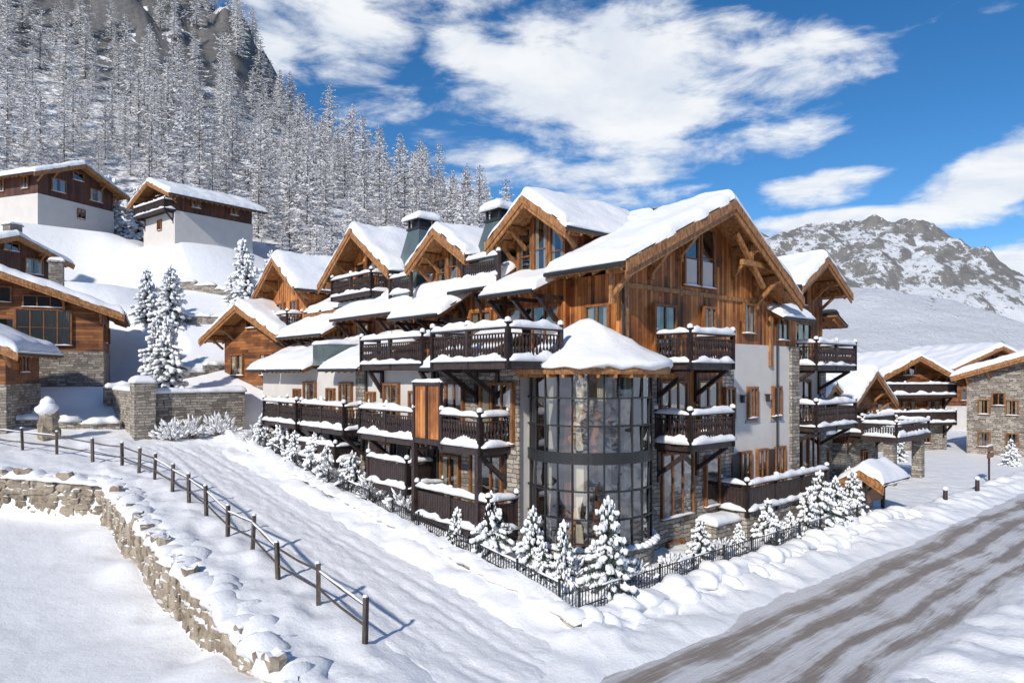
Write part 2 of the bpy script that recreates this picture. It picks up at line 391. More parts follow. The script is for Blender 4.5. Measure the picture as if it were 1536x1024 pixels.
def railing(c,path,z,style='spindle',hh=1.05,snow=True):
    k='balcony_railing';c.P(k,'dark')
    for (x0,y0),(x1,y1) in zip(path[:-1],path[1:]):
        L=math.hypot(x1-x0,y1-y0);d=((x1-x0)/L,(y1-y0)/L)
        npst=max(1,round(L/2.3))
        for i in range(npst+1):
            t=i/npst;x=x0+(x1-x0)*t;y=y0+(y1-y0)*t
            c.box(k,x-.07,x+.07,y-.07,y+.07,z-.25,z+hh+.12)
            c.box(k,x-.09,x+.09,y-.09,y+.09,z+hh+.121,z+hh+.15)
            if snow: blob(c.P('rail_snow','snow'),(x,y,z+hh+.2),XA,YA,ZA,.12,.12,.11,6,4,.1)
        a=lambda h:((x0,y0,z+h),(x1,y1,z+h))
        c.beam(k,*a(hh-.03),.14,.06);c.beam(k,*a(.1),.09,.07);c.beam(k,*a(hh-.2),.07,.045)
        if style=='spindle':
            nb=int(L/.15)
            for i in range(1,nb):
                t=i/nb;baluster(c,k,x0+(x1-x0)*t,y0+(y1-y0)*t,z+.14,z+hh-.22)
        else:
            nb=int(L/.15)
            for i in range(nb):
                t=(i+.5)/nb;x=x0+(x1-x0)*t;y=y0+(y1-y0)*t
                c.beam(k,(x-d[0]*.066,y-d[1]*.066,z+.42),(x+d[0]*.066,y+d[1]*.066,z+.42),.03,.95)
        if snow:
            snow_strip(c,(x0,y0,z+hh+.005),(x1,y1,z+hh+.005),.22,ru(.17,.24))
            snow_strip(c,(x0,y0,z+.0),(x1,y1,z+.0),.30,ru(.16,.28),'floor_snow',.55)
def balcony(c,x0,x1,y0,y1,z,open_sides,style='spindle',brk=None,hh=1.05):
    c.P('balcony_floor','dark');c.box('balcony_floor',x0,x1,y0,y1,z-.14,z-.02)
    for i in range(int((y1-y0)/.7)+1):
        y=y0+.05+i*.7
        if y<y1: c.box('balcony_floor',x0+.02,x1-.02,y-.05,y+.05,z-.27,z-.142)
    c.P('balcony_fascia','dark')
    for (a,b),(p,q) in zip(open_sides[:-1],open_sides[1:]): c.beam('balcony_fascia',(a,b,z-.13),(p,q,z-.13),.08,.26)
    railing(c,open_sides,z,style,hh)
    if brk:
        for (wx,wy),(ox,oy) in brk:
            c.P('brackets','dark')
            c.beam('brackets',(wx,wy,z-1.25),(ox,oy,z-.28),.15,.15);c.beam('brackets',(wx,wy,z-.3),(ox,oy,z-.3),.16,.16)
            c.beam('brackets',(wx,wy,z-1.5),(wx,wy,z-.2),.16,.16)
def roof_side(c,m,a0,a1,b0,z0,b1,z1,th=.2,T=.38,gut=True,snow=True):
    c.P('roof_boards','beam');c.P('roof_edge','metal')
    o=m(a1,0,0)-m(a0,0,0)
    c.prism('roof_boards',[m(a0,b0,z0-th),m(a0,b1,z1-th),m(a0,b1,z1-.04),m(a0,b0,z0-.04)],o)
    d=.05 if b0<b1 else -.05
    e=(m(1,0,0)-m(0,0,0))*(.03 if a1>a0 else -.03)
    c.prism('roof_edge',[m(a0,b0-d,z0-.037)-e,m(a0,b1,z1-.037)-e,m(a0,b1,z1+.03)-e,m(a0,b0-d,z0+.03)-e],o+2*e)
    if snow: snow_slab(c,m(a0,b0,z0+.02),m(a1,b0,z0+.02),m(a1,b1,z1+.02),m(a0,b1,z1+.02),T,ridge=True)
    if gut:
        c.P('gutter','metal');c.cyl('gutter',m(a0,b0-d*1.6,z0-.1),m(a1,b0-d*1.6,z0-.1),.075,None,7)
        snow_strip(c,m(a0,b0-d*1.2,z0-.02),m(a1,b0-d*1.2,z0-.02),.2,.16,'eave_snow')
    n=int(abs(a1-a0)/.65);s=(z1-z0)/(b1-b0);bl=b0+(.1 if b0<b1 else -.1);bm=b0+(.95 if b0<b1 else -.95)
    for i in range(n+1):
        a=a0+(a1-a0)*(i+.5)/(n+1)
        c.beam('roof_boards',m(a,bl,z0+s*(bl-b0)-th-.07),m(a,bm,z0+s*(bm-b0)-th-.07),.1,.14)
def gable(c,m,a0,a1,bL,zL,bc,zr,bR,zR,aw,th=.2,T=.38,purl=True,gut=True):
    roof_side(c,m,a0,a1,bL,zL,bc,zr,th,T,gut);roof_side(c,m,a0,a1,bR,zR,bc,zr,th,T,gut)
    c.P('bargeboard','beam')
    e=m(1,0,0)-m(0,0,0);sg=1 if a1>a0 else -1
    for b,z in((bL,zL),(bR,zR)):
        dd=.06 if b<bc else -.06
        c.prism('bargeboard',[m(a0,b-dd,z-.34),m(a0,bc,zr-.34),m(a0,bc,zr-.02),m(a0,b-dd,z-.02)],-e*sg*.06)
        c.prism('bargeboard',[m(a0,b-dd*.3,z-.5),m(a0,bc,zr-.5),m(a0,bc,zr-.3),m(a0,b-dd*.3,z-.3)],e*sg*.07)
    if purl:
        for b in (bc,(bL+bc)/2,(bR+bc)/2,bL+(bc-bL)*.2,bR+(bc-bR)*.2):
            z=(zL+(zr-zL)*(b-bL)/(bc-bL)) if b<=bc else (zR+(zr-zR)*(b-bR)/(bc-bR))
            z-=th+.16
            c.beam('bargeboard',m(a0+sg*.08,b,z),m(aw+sg*.1,b,z),.2,.26)
            if b!=bc: c.beam('bargeboard',m(aw,b,z-.75),m(aw-sg*.75,b,z-.1),.13,.13)
def gwall(c,k,m,a,b0,b1,z0,bL,zL,bc,zr,bR,zR,th=.25,sg=1):
    f=lambda b:((zL+(zr-zL)*(b-bL)/(bc-bL)) if b<=bc else (zR+(zr-zR)*(b-bR)/(bc-bR)))-.2
    pts=[m(a,b0,z0),m(a,b1,z0),m(a,b1,f(b1))]+([m(a,bc,f(bc))] if b0<bc<b1 else [])+[m(a,b0,f(b0))]
    c.prism(k,pts,(m(1,0,0)-m(0,0,0))*th*sg)
mv=lambda a,b,z:Vector((b,a,z))
mu=lambda a,b,z:Vector((a,b,z))
WN=(-1,0);SN=(0,-1)
# ================================================================ MAIN CHALET
c=Ctx('timber_apartment_chalet',(OX,OY,0),ANG)
for k in('stucco','stone','wood','logs'): c.P(k+'_walls',k)
c.box('stucco_walls',-.6,11,0,25,-1.2,7.25);c.box('stucco_walls',-4.9,-.603,2.0,25,-1.2,7.25)
def cl_r(k,u0,u1,z0,z1,pr=.05): c.box(k,u0,u1,-pr,.02,z0,z1)
def cl_l(k,v0,v1,z0,z1,pr=.05): c.box(k,-4.9-pr,-4.88,v0,v1,z0,z1)
cl_r('stone_walls',-.7,.25,-1,7.2,.12);cl_r('stone_walls',.25,5.44,-1,4.35);cl_r('stone_walls',4.6,5.44,4.35,7.2,.045)
cl_r('stone_walls',10.3,11.05,-1,8.25,.12);cl_r('stone_walls',5.44,10.3,-1,1.1,.07)
cl_r('wood_walls',.25,4.6,4.35,7.25,.04);cl_r('wood_walls',.25,4.6,7.25,8.3,.052)
c.box('stucco_walls',5.44,10.3,-.002,.3,7.25,8.26)
cl_l('stone_walls',1.9,6.6,-1,7.2);cl_l('stone_walls',12.6,13.4,-1,7.2,.08);cl_l('stone_walls',20.5,25,-1,5,.06);cl_l('stone_walls',6.6,20.5,-1,2.6,.06)
gA=dict(bL=-3.08,zL=10.69,bc=3.4,zr=13.75,bR=8.95,zR=10.35)
c.box('wood_walls',-1.7,8.6,.25,14,7.25,10.6)
gwall(c,'wood_walls',mv,0,-1.7,8.6,7.25,**gA)
c.box('wood_walls',8.6,11,.03,8,8.25,9.9)
roof_side(c,mv,-1.3,2.5,-3.08,10.69,3.4,13.75,.22,.4);roof_side(c,mv,2.5,14,-1.4,11.48,3.4,13.75,.22,.4,False)
roof_side(c,mv,-1.3,14,8.95,10.35,3.4,13.75,.22,.4)
for b,z in((-3.08,10.69),(8.95,10.35)):
    dd=.06 if b<3 else -.06
    c.P('bargeboard','beam')
    c.prism('bargeboard',[(b-dd,-1.3,z-.38),(3.4,-1.3,13.37),(3.4,-1.3,13.73),(b-dd,-1.3,z-.02)],(0,-.07,0))
    c.prism('bargeboard',[(b-dd*.3,-1.3,z-.6),(3.4,-1.3,13.15),(3.4,-1.3,13.41),(b-dd*.3,-1.3,z-.34)],(0,.08,0))
for b in(-2.4,-.2,1.6,3.4,5.4,7.2):
    z=(10.69+(3.06)*(b+3.08)/6.48 if b<=3.4 else 13.75-3.4*(b-3.4)/5.55)-.42
    c.beam('bargeboard',(b,-1.22,z),(b,.1,z),.24,.3)
    if b not in(3.4,):
        c.beam('bargeboard',(b,-.02,z-1.0),(b,-1.0,z-.1),.15,.15);c.beam('bargeboard',(b,-.08,z-1.2),(b,-.08,z),.16,.16)
c.P('timber_frame','beam')
for u in(-1.62,8.5): c.box('timber_frame',u-.12,u+.12,-.1,.05,7.3,10.5)
c.box('timber_frame',-1.7,4.6,-.13,-.055,7.25,7.45);c.box('timber_frame',-1.5,8.4,-.07,-.002,10.05,10.22)
c.beam('timber_frame',(4.6,-.9,11.5),(7.0,-.9,11.5),.18,.22);c.beam('timber_frame',(5.3,-.9,11.4),(5.3,-.9,12.3),.16,.16)
c.beam('timber_frame',(6.3,-.9,10.6),(4.2,-.9,12.6),.16,.18)
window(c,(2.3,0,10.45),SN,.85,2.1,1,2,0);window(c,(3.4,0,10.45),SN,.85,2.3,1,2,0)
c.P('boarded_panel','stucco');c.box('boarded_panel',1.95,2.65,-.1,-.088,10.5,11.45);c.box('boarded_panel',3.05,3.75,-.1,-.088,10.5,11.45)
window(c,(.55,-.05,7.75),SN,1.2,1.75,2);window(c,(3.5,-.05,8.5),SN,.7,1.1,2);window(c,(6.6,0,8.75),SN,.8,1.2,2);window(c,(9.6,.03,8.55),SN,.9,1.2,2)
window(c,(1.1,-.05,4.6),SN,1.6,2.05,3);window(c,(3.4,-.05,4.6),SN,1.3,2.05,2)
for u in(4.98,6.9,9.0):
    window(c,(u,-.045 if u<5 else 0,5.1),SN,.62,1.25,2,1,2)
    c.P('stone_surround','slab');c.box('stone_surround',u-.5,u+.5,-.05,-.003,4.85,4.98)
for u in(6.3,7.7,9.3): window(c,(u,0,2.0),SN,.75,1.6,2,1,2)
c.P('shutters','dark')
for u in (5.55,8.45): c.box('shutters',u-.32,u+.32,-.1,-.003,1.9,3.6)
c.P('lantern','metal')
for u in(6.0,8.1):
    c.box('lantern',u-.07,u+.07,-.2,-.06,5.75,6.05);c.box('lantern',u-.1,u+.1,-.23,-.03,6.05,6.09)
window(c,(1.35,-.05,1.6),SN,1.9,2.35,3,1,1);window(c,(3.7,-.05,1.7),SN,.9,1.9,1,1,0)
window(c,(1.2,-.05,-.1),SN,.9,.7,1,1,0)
roof_side(c,mu,8.3,11.2,-.7,9.55,.3,10.1,.12,.28)
for z in(7.4,4.5):
    balcony(c,.0,2.75,-1.6,-.05,z,[(0.0,-.1),(0.0,-1.6),(2.75,-1.6),(2.75,-.1)],brk=[((.15,-.1),(.15,-1.45)),((2.6,-.1),(2.6,-1.45))])
c.box('stone_walls',4.3,11.3,-1.3,-.02,-.5,1.55)
railing(c,[(4.3,-.1),(4.3,-1.3),(11.3,-1.3)],1.55,'board')
snow_slab(c,(4.4,-1.2,1.56),(11.2,-1.2,1.56),(11.2,-.2,1.56),(4.4,-.2,1.56),.35)
c.box('stone_walls',2.6,4.28,-1.0,-.06,-.6,1.2);snow_slab(c,(2.6,-1,1.2),(4.28,-1,1.2),(4.28,-.1,1.2),(2.6,-.1,1.2),.25)
# right wing B
c.box('stucco_walls',11.003,16.0,1.0,12,-1.2,7.3);c.box('wood_walls',11.003,16.0,1.25,12,7.3,10.9)
gB=dict(bL=10.85,zL=11.2,bc=13.45,zr=12.75,bR=16.2,zR=11.15)
gwall(c,'wood_walls',mv,1.0,11.01,15.9,7.3,**gB)
gable(c,mv,-.4,12,**gB,aw=1.0,T=.36)
c.box('stone_walls',15.5,16.1,.9,1.2,-1.2,7.3)
for z in(7.4,4.5):
    balcony(c,11.3,15.6,-.8,1.0,z,[(11.3,.95),(11.3,-.8),(15.6,-.8),(15.6,.95)],brk=[((11.5,.98),(11.5,-.6)),((15.4,.98),(15.4,-.6))])
    window(c,(13.3,1.0,z+.1),SN,2.0,2.0,3);
window(c,(13.4,1.0,10.5),SN,1.0,1.2,2,1,0);window(c,(12.6,1.0,1.6),SN,1.5,2.1,2,1,0);window(c,(14.7,1.0,1.6),SN,1.1,2.1,2,1,0)
roof_side(c,mv,.2,3,17.0,9.6,15.9,10.1,.12,.26)
# ---- left facade
L=-4.95
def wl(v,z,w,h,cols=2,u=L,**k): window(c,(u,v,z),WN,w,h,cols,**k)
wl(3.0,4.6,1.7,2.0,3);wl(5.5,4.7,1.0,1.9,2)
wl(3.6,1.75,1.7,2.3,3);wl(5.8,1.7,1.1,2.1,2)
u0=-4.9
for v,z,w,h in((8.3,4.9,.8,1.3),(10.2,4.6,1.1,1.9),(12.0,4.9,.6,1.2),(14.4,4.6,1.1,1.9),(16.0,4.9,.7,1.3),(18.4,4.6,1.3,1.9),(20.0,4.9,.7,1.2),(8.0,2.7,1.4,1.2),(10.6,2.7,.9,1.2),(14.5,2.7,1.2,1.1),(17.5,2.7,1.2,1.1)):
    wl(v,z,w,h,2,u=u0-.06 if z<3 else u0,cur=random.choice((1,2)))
c.P('louvre_shutters','dark')
for v in(9.2,7.2,11.6,13.6): c.box('louvre_shutters',-5.08,-4.97,v-.35,v+.35,2.65,4.1)
balcony(c,-6.25,-4.95,2.4,4.6,4.5,[(-4.95,2.4),(-6.25,2.4),(-6.25,4.6)],brk=[((-4.95,2.6),(-6.1,2.6))])
balcony(c,-6.25,-4.95,4.6,10.6,4.5,[(-6.25,6.4),(-6.25,10.6),(-4.95,10.6)],brk=[((-4.95,7),(-6.1,7)),((-4.95,10),(-6.1,10))])
c.P('screen_panels','wood');c.P('screen_frame','dark')
for a,b in((4.7,5.5),(5.55,6.35)):
    c.box('screen_panels',-6.29,-6.23,a+.06,b-.06,4.6,6.55)
for a in(4.66,5.52,6.36): c.box('screen_frame',-6.33,-6.19,a-.05,a+.05,4.3,6.7)
c.box('screen_frame',-6.33,-6.19,4.6,6.42,6.55,6.68);c.box('screen_frame',-6.33,-6.19,4.6,6.42,4.4,4.6)
snow_strip(c,(-6.26,4.6,6.68),(-6.26,6.42,6.68),.2,.16)
balcony(c,-6.25,-4.95,12.1,16.5,4.5,[(-4.95,12.1),(-6.25,12.1),(-6.25,16.5),(-4.95,16.5)],brk=[((-4.95,12.6),(-6.1,12.6)),((-4.95,16),(-6.1,16))])
balcony(c,-6.25,-4.95,17.1,21.3,4.5,[(-4.95,17.1),(-6.25,17.1),(-6.25,21.3),(-4.95,21.3)],brk=[((-4.95,17.6),(-6.1,17.6)),((-4.95,20.8),(-6.1,20.8))])
c.P('posts','dark')
for v in(2.5,6.4): c.box('posts',-6.33,-6.15,v-.09,v+.09,.5,4.3)
balcony(c,-6.2,-4.95,2.0,6.3,1.7,[(-4.95,2.0),(-6.2,2.0),(-6.2,6.3),(-4.95,6.3)],'board')
balcony(c,-6.2,-4.95,7.0,10.0,2.55,[(-4.95,7.0),(-6.2,7.0),(-6.2,10.0)],'board',hh=1.0)
balcony(c,-6.2,-4.95,13.0,17.0,3.0,[(-4.95,13.0),(-6.2,13.0),(-6.2,17.0)],'board',hh=.7)
c.box('stucco_walls',-4.9,-1.7,2.01,6.0,7.25,7.32)
balcony(c,-6.78,-3.6,.33,3.4,7.4,[(-4.5,.33),(-6.78,.33),(-6.78,4.4),(-5.2,4.4)],brk=[((-4.95,3.0),(-6.5,3.0)),((-4.95,4.2),(-6.5,4.2))])
c.box('balcony_floor',-6.78,-4.9,3.4,4.4,7.26,7.38)
c.box('stucco_walls',-3.6,-1.7,.0,2.0,7.1,7.3)
balcony(c,-5.75,-4.6,6.6,11.4,7.4,[(-4.9,6.6),(-5.75,6.6),(-5.75,11.4),(-4.9,11.4)],brk=[((-4.95,7),(-5.6,7)),((-4.95,11),(-5.6,11))])
for v0,v1,zt in((4.6,6.5,7.9),(11.6,15.4,8.1),(17.4,22.0,8.0),(22.2,25.0,8.0)):
    roof_side(c,mv,v0,v1,-5.8,7.25,-2.4,zt+.7,.14,.36)
c.P('roof_plant','zinc');c.box('roof_plant',-5.3,-3.2,15.6,17.3,7.4,8.5);snow_slab(c,(-5.3,15.6,8.5),(-3.2,15.6,8.5),(-3.2,17.3,8.5),(-5.3,17.3,8.5),.16)
c.box('wood_walls',-2.3,8,6.0,25,7.25,10.6);c.box('wood_walls',-2.0,-1.6,2.6,6.0,7.3,10.55)
W2=-2.3
for v,w,h in((7.2,1.3,1.9),(9.6,1.5,2.0),(12.4,1.2,1.2),(14.6,1.2,1.1),(17.5,1.3,1.2),(20.0,1.2,1.0),(22.6,1.0,.9)): wl(v,7.7 if v<11 else 8.4,w,h,2 if w<1.4 else 3,u=W2)
wl(4.3,7.5,2.8,2.1,4,u=-2.0);wl(1.15,8.1,1.05,1.35,2,u=-1.7)
roof_side(c,mv,6.15,25,-2.35,10.75,2.6,12.9,.2,.4,False);roof_side(c,mv,14,25,8.5,10.3,2.6,12.9,.2,.4,False)
c.P('hood_bracket','dark')
for v0,v1,ue,ze in((2.6,5.7,-3.6,10.1),(5.75,8.5,-3.1,10.55),(8.0,12.0,-4.0,9.55),(12.3,18.9,-3.5,9.95),(19.0,25.0,-4.0,9.2)):
    us=-1.6
    roof_side(c,mv,v0,v1,ue,ze,us,ze+(us-ue)*.42+ (.35 if v0>5 else 0),.14,.34)
    n_=max(2,int((v1-v0)/1.7))
    for i in range(n_+1):
        v=v0+.15+(v1-v0-.3)*i/n_
        c.beam('hood_bracket',(-2.3,v,ze-1.1),(ue+.35,v,ze-.22),.14,.16);c.beam('hood_bracket',(-2.0,v,ze-.24),(ue+.2,v,ze-.24),.14,.14)
railing(c,[(-2.75,5.6),(-2.75,8.0)],11.0,'spindle',.8)
railing(c,[(-2.75,12.1),(-2.75,14.0)],10.9,'spindle',.8)
def dormer(bc,hw,zr,ze,wallh,face=-1.7,a0=-2.9,zb=10.3,side=.45,T=.34):
    g=dict(bL=bc-hw,zL=ze,bc=bc,zr=zr,bR=bc+hw,zR=ze)
    gable(c,mu,a0,3.5,**g,aw=face,T=T)
    gwall(c,'wood_walls',mu,face,bc-hw+side,bc+hw-side,zb,**g)
    c.box('wood_walls',face+.25,3.4,bc-hw+side,bc-hw+side+.25,zb,ze+.05);c.box('wood_walls',face+.25,3.4,bc+hw-side-.25,bc+hw-side,zb,ze+.05)
dormer(3.95,2.25,13.9,12.35,0,side=.5)
for v,h in((3.2,2.2),(4.15,2.6),(5.05,2.2)): window(c,(-1.7,v,10.65),WN,.72,h,1,2,1,fw=.1)
dormer(10.0,2.3,13.6,12.1,0)
for v,h in((9.1,1.3),(10.0,1.7),(10.9,1.3)): window(c,(-1.7,v,11.1),WN,.72,h,1,2,1,fw=.1)
dormer(17.9,3.9,14.85,12.15,0,side=.8,zb=8)
for v,h in((16.4,1.5),(17.6,2.0),(18.8,1.7)): window(c,(-1.7,v,11.4),WN,.95,h,1,1,0,fw=.1)
balcony(c,-2.8,-1.7,15.8,20.2,11.3,[(-1.7,15.8),(-2.8,15.8),(-2.8,20.2),(-1.7,20.2)],hh=.95)
c.box('wood_walls',-2.0,6,25.003,31,3,12.0)
g=dict(bL=24.3,zL=12.2,bc=27.6,zr=14.5,bR=31.2,zR=12.2)
gable(c,mu,-3.3,5,**g,aw=-2.0);gwall(c,'wood_walls',mu,-2.25,24.9,30.5,8,**g)
for v in(26.5,28.6): window(c,(-2.25,v,10.2),WN,1.0,1.4,2,1,0)
balcony(c,-3.2,-2.25,25.5,29.8,9.8,[(-2.25,25.5),(-3.2,25.5),(-3.2,29.8),(-2.25,29.8)],hh=.95)
def chimney(u,v,zb,zt,w=1.0):
    k='chimney_cladding';c.P(k,'zinc')
    b=[(u-w*.9,v-w*.95,zb),(u+w*.7,v-w*.95,zb),(u+w*.7,v+w*.95,zb),(u-w*.9,v+w*.95,zb)]
    t=[(u-w*.36,v-w*.4,zt-.75),(u+w*.36,v-w*.4,zt-.75),(u+w*.36,v+w*.4,zt-.75),(u-w*.36,v+w*.4,zt-.75)]
    c.P(k).add(b+t,HEXF)
    c.P('chimney_posts','metal');c.box('chimney_posts',u-w*.4,u+w*.4,v-w*.44,v+w*.44,zt-.747,zt-.65)
    for a in(-1,1):
        for d in(-1,1): c.box('chimney_posts',u+a*w*.33-.05,u+a*w*.33+.05,v+d*w*.33-.05,v+d*w*.33+.05,zt-.65,zt-.3)
    c.box('chimney_posts',u-w*.26,u+w*.26,v-w*.26,v+w*.26,zt-.65,zt-.32)
    c.box('chimney_posts',u-w*.5,u+w*.5,v-w*.5,v+w*.5,zt-.3,zt-.22)
    snow_slab(c,(u-w*.5,v-w*.5,zt-.22),(u+w*.5,v-w*.5,zt-.22),(u+w*.5,v+w*.5,zt-.22),(u-w*.5,v+w*.5,zt-.22),.42)
chimney(-1.3,7.2,10.6,14.3,1.25);chimney(-1.1,13.7,10.6,15.0,1.35)
c.P('downpipe','metal')
for a,b in(((-1.85,-.12,10.2),(-1.85,-.12,7.3)),((-4.98,6.7,7.2),(-4.98,6.7,1.2)),((8.9,-.15,9.3),(8.9,-.15,1.0)),((-4.98,12.4,7.2),(-4.98,12.4,1.5))): c.cyl('downpipe',a,b,.05)
# ---- tower
tc=(-2.7,.7);tr=2.12
def arc(k,r0,r1,z0,z1,n=40,a0=0,a1=2*math.pi):
    vs=[]
    for i in range(n+1):
        a=a0+(a1-a0)*i/n
        for r,z in((r0,z0),(r1,z0),(r1,z1),(r0,z1)): vs.append((tc[0]+r*math.cos(a),tc[1]+r*math.sin(a),z))
    c.P(k).add(vs,[(i*4+j,i*4+(j+1)%4,i*4+4+(j+1)%4,i*4+4+j) for i in range(n) for j in range(4)])
c.P('tower_frame','metal');c.P('tower_base','stone')
arc('tower_base',0.01,tr+.12,-1.2,1.35)
c.P('tower_floors','beam');c.P('tower_panelling','wood')
arc('tower_panelling',0.01,.95,1.46,6.98,20)
for z in(4.2,7.0): arc('tower_floors',.01,tr-.14,z,z+.16)
arc('tower_floors',.01,tr-.14,1.36,1.45)
npan=26;zr_=[1.4,2.3,3.2,4.12,4.4,5.3,6.2,7.08]
gp=c.P('tower_glass','glass')
for i in range(npan):
    a0=2*math.pi*i/npan;a1=2*math.pi*(i+1)/npan
    for z0,z1 in zip(zr_[:-1],zr_[1:]):
        j=[ru(-.03,.03) for _ in range(3)];j.append(j[0]+j[2]-j[1])
        q=[(a0,z0),(a1,z0),(a1,z1),(a0,z1)]
        gp.add([(tc[0]+(tr+w_)*math.cos(a),tc[1]+(tr+w_)*math.sin(a),z) for (a,z),w_ in zip(q,j)],[(0,1,2,3)])
for i in range(npan):
    a=2*math.pi*i/npan;x,y=tc[0]+(tr+.02)*math.cos(a),tc[1]+(tr+.02)*math.sin(a)
    c.cyl('tower_frame',(x,y,1.36),(x,y,7.1),.035,None,6)
for z in zr_:
    w=.045 if z not in(4.12,4.4,1.4,7.08) else .09
    arc('tower_frame',tr-.05,tr+.06,z-w/2,z+w/2)
arc('tower_frame',tr-.04,tr+.05,4.14,4.38)
cp=c.P('tower_curtains','curtain')
for z0,z1 in((1.5,4.1),(4.5,6.95)):
    for ac in(3.1,3.7,4.15,4.6,5.1,5.6,6.1):
        wd=ru(.14,.28);vs=[];n=20
        for i in range(n+1):
            a=ac-wd/2+wd*i/n
            for t in(0,.2,.35,.6,.8,1):
                pinch=1-.75*math.exp(-((t-.35)/.16)**2);aa=ac+(a-ac)*pinch;r=tr-.22+.04*math.sin(i*2.2)
                vs.append((tc[0]+r*math.cos(aa),tc[1]+r*math.sin(aa),z0+(z1-z0)*t))
        cp.add(vs,[(6*i+j,6*i+6+j,6*i+7+j,6*i+1+j) for i in range(n) for j in range(5)])
    for a in(3.6,4.25,4.85,5.5):
        r=1.5;cx,cy=tc[0]+r*math.cos(a),tc[1]+r*math.sin(a)
        p_=c.P('tower_armchairs','warm');blob(p_,(cx,cy,z0+.3),XA,YA,ZA,.34,.34,.28);blob(p_,(cx-.2*math.cos(a),cy-.2*math.sin(a),z0+.65),XA,YA,ZA,.2,.2,.4)
        blob(c.P('tower_lampshades','curtain'),(tc[0]+1.2*math.cos(a+.3),tc[1]+1.2*math.sin(a+.3),z0+1.5),XA,YA,ZA,.16,.16,.16)
c.P('tower_roof','beam')
def cone(k,prof,n=40,noise_amp=0,m=None):
    vs=[]
    for r,z in prof:
        for i in range(n):
            a=2*math.pi*i/n
            q=1+noise_amp*mnoise.noise(Vector((math.cos(a)*2.2,math.sin(a)*2.2,z*1.5)))
            vs.append((tc[0]+.15+r*q*math.cos(a),tc[1]+r*q*math.sin(a)+.1,z+noise_amp*1.6*mnoise.noise(Vector((r*math.cos(a)*1.4,r*math.sin(a)*1.4,7)))))
    c.P(k,m).add(vs,[(j*n+i,j*n+(i+1)%n,(j+1)*n+(i+1)%n,(j+1)*n+i) for j in range(len(prof)-1) for i in range(n)]+[tuple(range(n))[::-1]])
cone('tower_roof',[(2.1,7.0),(2.72,6.98),(2.78,7.08),(2.78,7.2),(0.05,8.2)])
cone('tower_snow',[(2.7,7.17),(2.86,7.2),(2.9,7.3),(2.82,7.42),(2.55,7.56),(2.1,7.78),(1.6,8.06),(1.1,8.36),(.7,8.62),(.35,8.82),(.15,8.9),(.02,8.9)],noise_amp=.13,m='snow')
for i in range(30):
    a=2*math.pi*i/30;c.beam('tower_roof',(tc[0]+2.0*math.cos(a),tc[1]+2.0*math.sin(a),6.95),(tc[0]+2.7*math.cos(a)+.15,tc[1]+2.7*math.sin(a)+.1,6.92),.09,.12)
c.P('tower_ledge_snow','snow')
n=30;prev=None
for i in range(n+1):
    a=2.6+(6.6-2.6)*i/n;p=(tc[0]+(tr+.12)*math.cos(a),tc[1]+(tr+.12)*math.sin(a),1.34)
    if prev: snow_strip(c,prev,p,.32,.16,'tower_ledge_snow',.1)
    prev=p
c.finish()
# ================================================================ generic chalets
def chalet(name,x,y,z,rot,w,d,hs,ht,rise,over=1.0,low='stone',up='logs',wins=3,T=.45,balc=None,storey=2.6,lowwins=True,gh=True,curt=1):
    c=Ctx(name,(x,y,z),math.radians(rot));c.P('lower_walls',low);c.P('upper_walls',up)
    c.box('lower_walls',-w/2-.06,w/2+.06,-.06,d+.06,-2.5,hs);c.box('upper_walls',-w/2,w/2,.25,d-.25,hs,ht-.05)
    g=dict(bL=-w/2-over,zL=ht-over*rise/(w/2),bc=0,zr=ht+rise,bR=w/2+over,zR=ht-over*rise/(w/2))
    gwall(c,'upper_walls',mv,0,-w/2,w/2,hs,**g)
    gwall(c,'upper_walls',mv,d,-w/2,w/2,hs,**g,sg=-1)
    gable(c,mv,-over,d+over,**g,aw=0,T=T)
    levels=[];zz=hs+.7
    while zz+1.3<ht+.3: levels.append(zz);zz+=storey
    for zl in levels:
        for i in range(wins):
            xx=-w/2+w*(i+.5)/wins
            window(c,(xx,0,zl),SN,min(1.5,w/wins*.5),1.35,2,1,curt)
        nd=max(1,int(d/3.2))
        for i in range(nd):
            yy=d*(i+.5)/nd
            window(c,(-w/2,yy,zl),WN,.9,1.2,2,1,curt);window(c,(w/2,yy,zl),(1,0),.9,1.2,2,1,curt)
    if lowwins and hs>1.8:
        for i in range(max(1,wins-1)):
            xx=-w/2+w*(i+.6)/max(1,wins-1)*.9
            window(c,(xx,-.06,hs-1.7),SN,.8,1.0,2,1,0)
    if gh and rise>1.4: window(c,(0,0,ht+.15),SN,1.2,min(1.2,rise*.45),2,1,0)
    if balc:
        for bz in balc:
            balcony(c,-w/2,w/2,-1.1,0,bz,[(-w/2,-.02),(-w/2,-1.1),(w/2,-1.1),(w/2,-.02)],'board' ,hh=.95,brk=[((-w/2+.3,-.02),(-w/2+.3,-.95)),((w/2-.3,-.02),(w/2-.3,-.95))])
    return c
def stack(c,x,y,z0,z1,w=.9):
    c.P('chimney','stone');c.box('chimney',x-w/2,x+w/2,y-w/2,y+w/2,z0,z1)
    c.box('chimney',x-w/2-.1,x+w/2+.1,y-w/2-.1,y+w/2+.1,z1+.002,z1+.12);snow_slab(c,(x-w/2,y-w/2,z1+.12),(x+w/2,y-w/2,z1+.12),(x+w/2,y+w/2,z1+.12),(x-w/2,y+w/2,z1+.12),.3)
q=chalet('wooden_chalet',-33.2,44.2,6.0,28,11.5,9,2.5,5.5,2.1,1.3,wins=1,lowwins=True);
window(q,(2.4,0,2.9),SN,3.0,2.3,4,2,2);window(q,(2.4,0,5.4),SN,2.2,.7,3,1,0);stack(q,-3,5,6,9.6);stack(q,2.5,6,6,9.2)
q.finish()
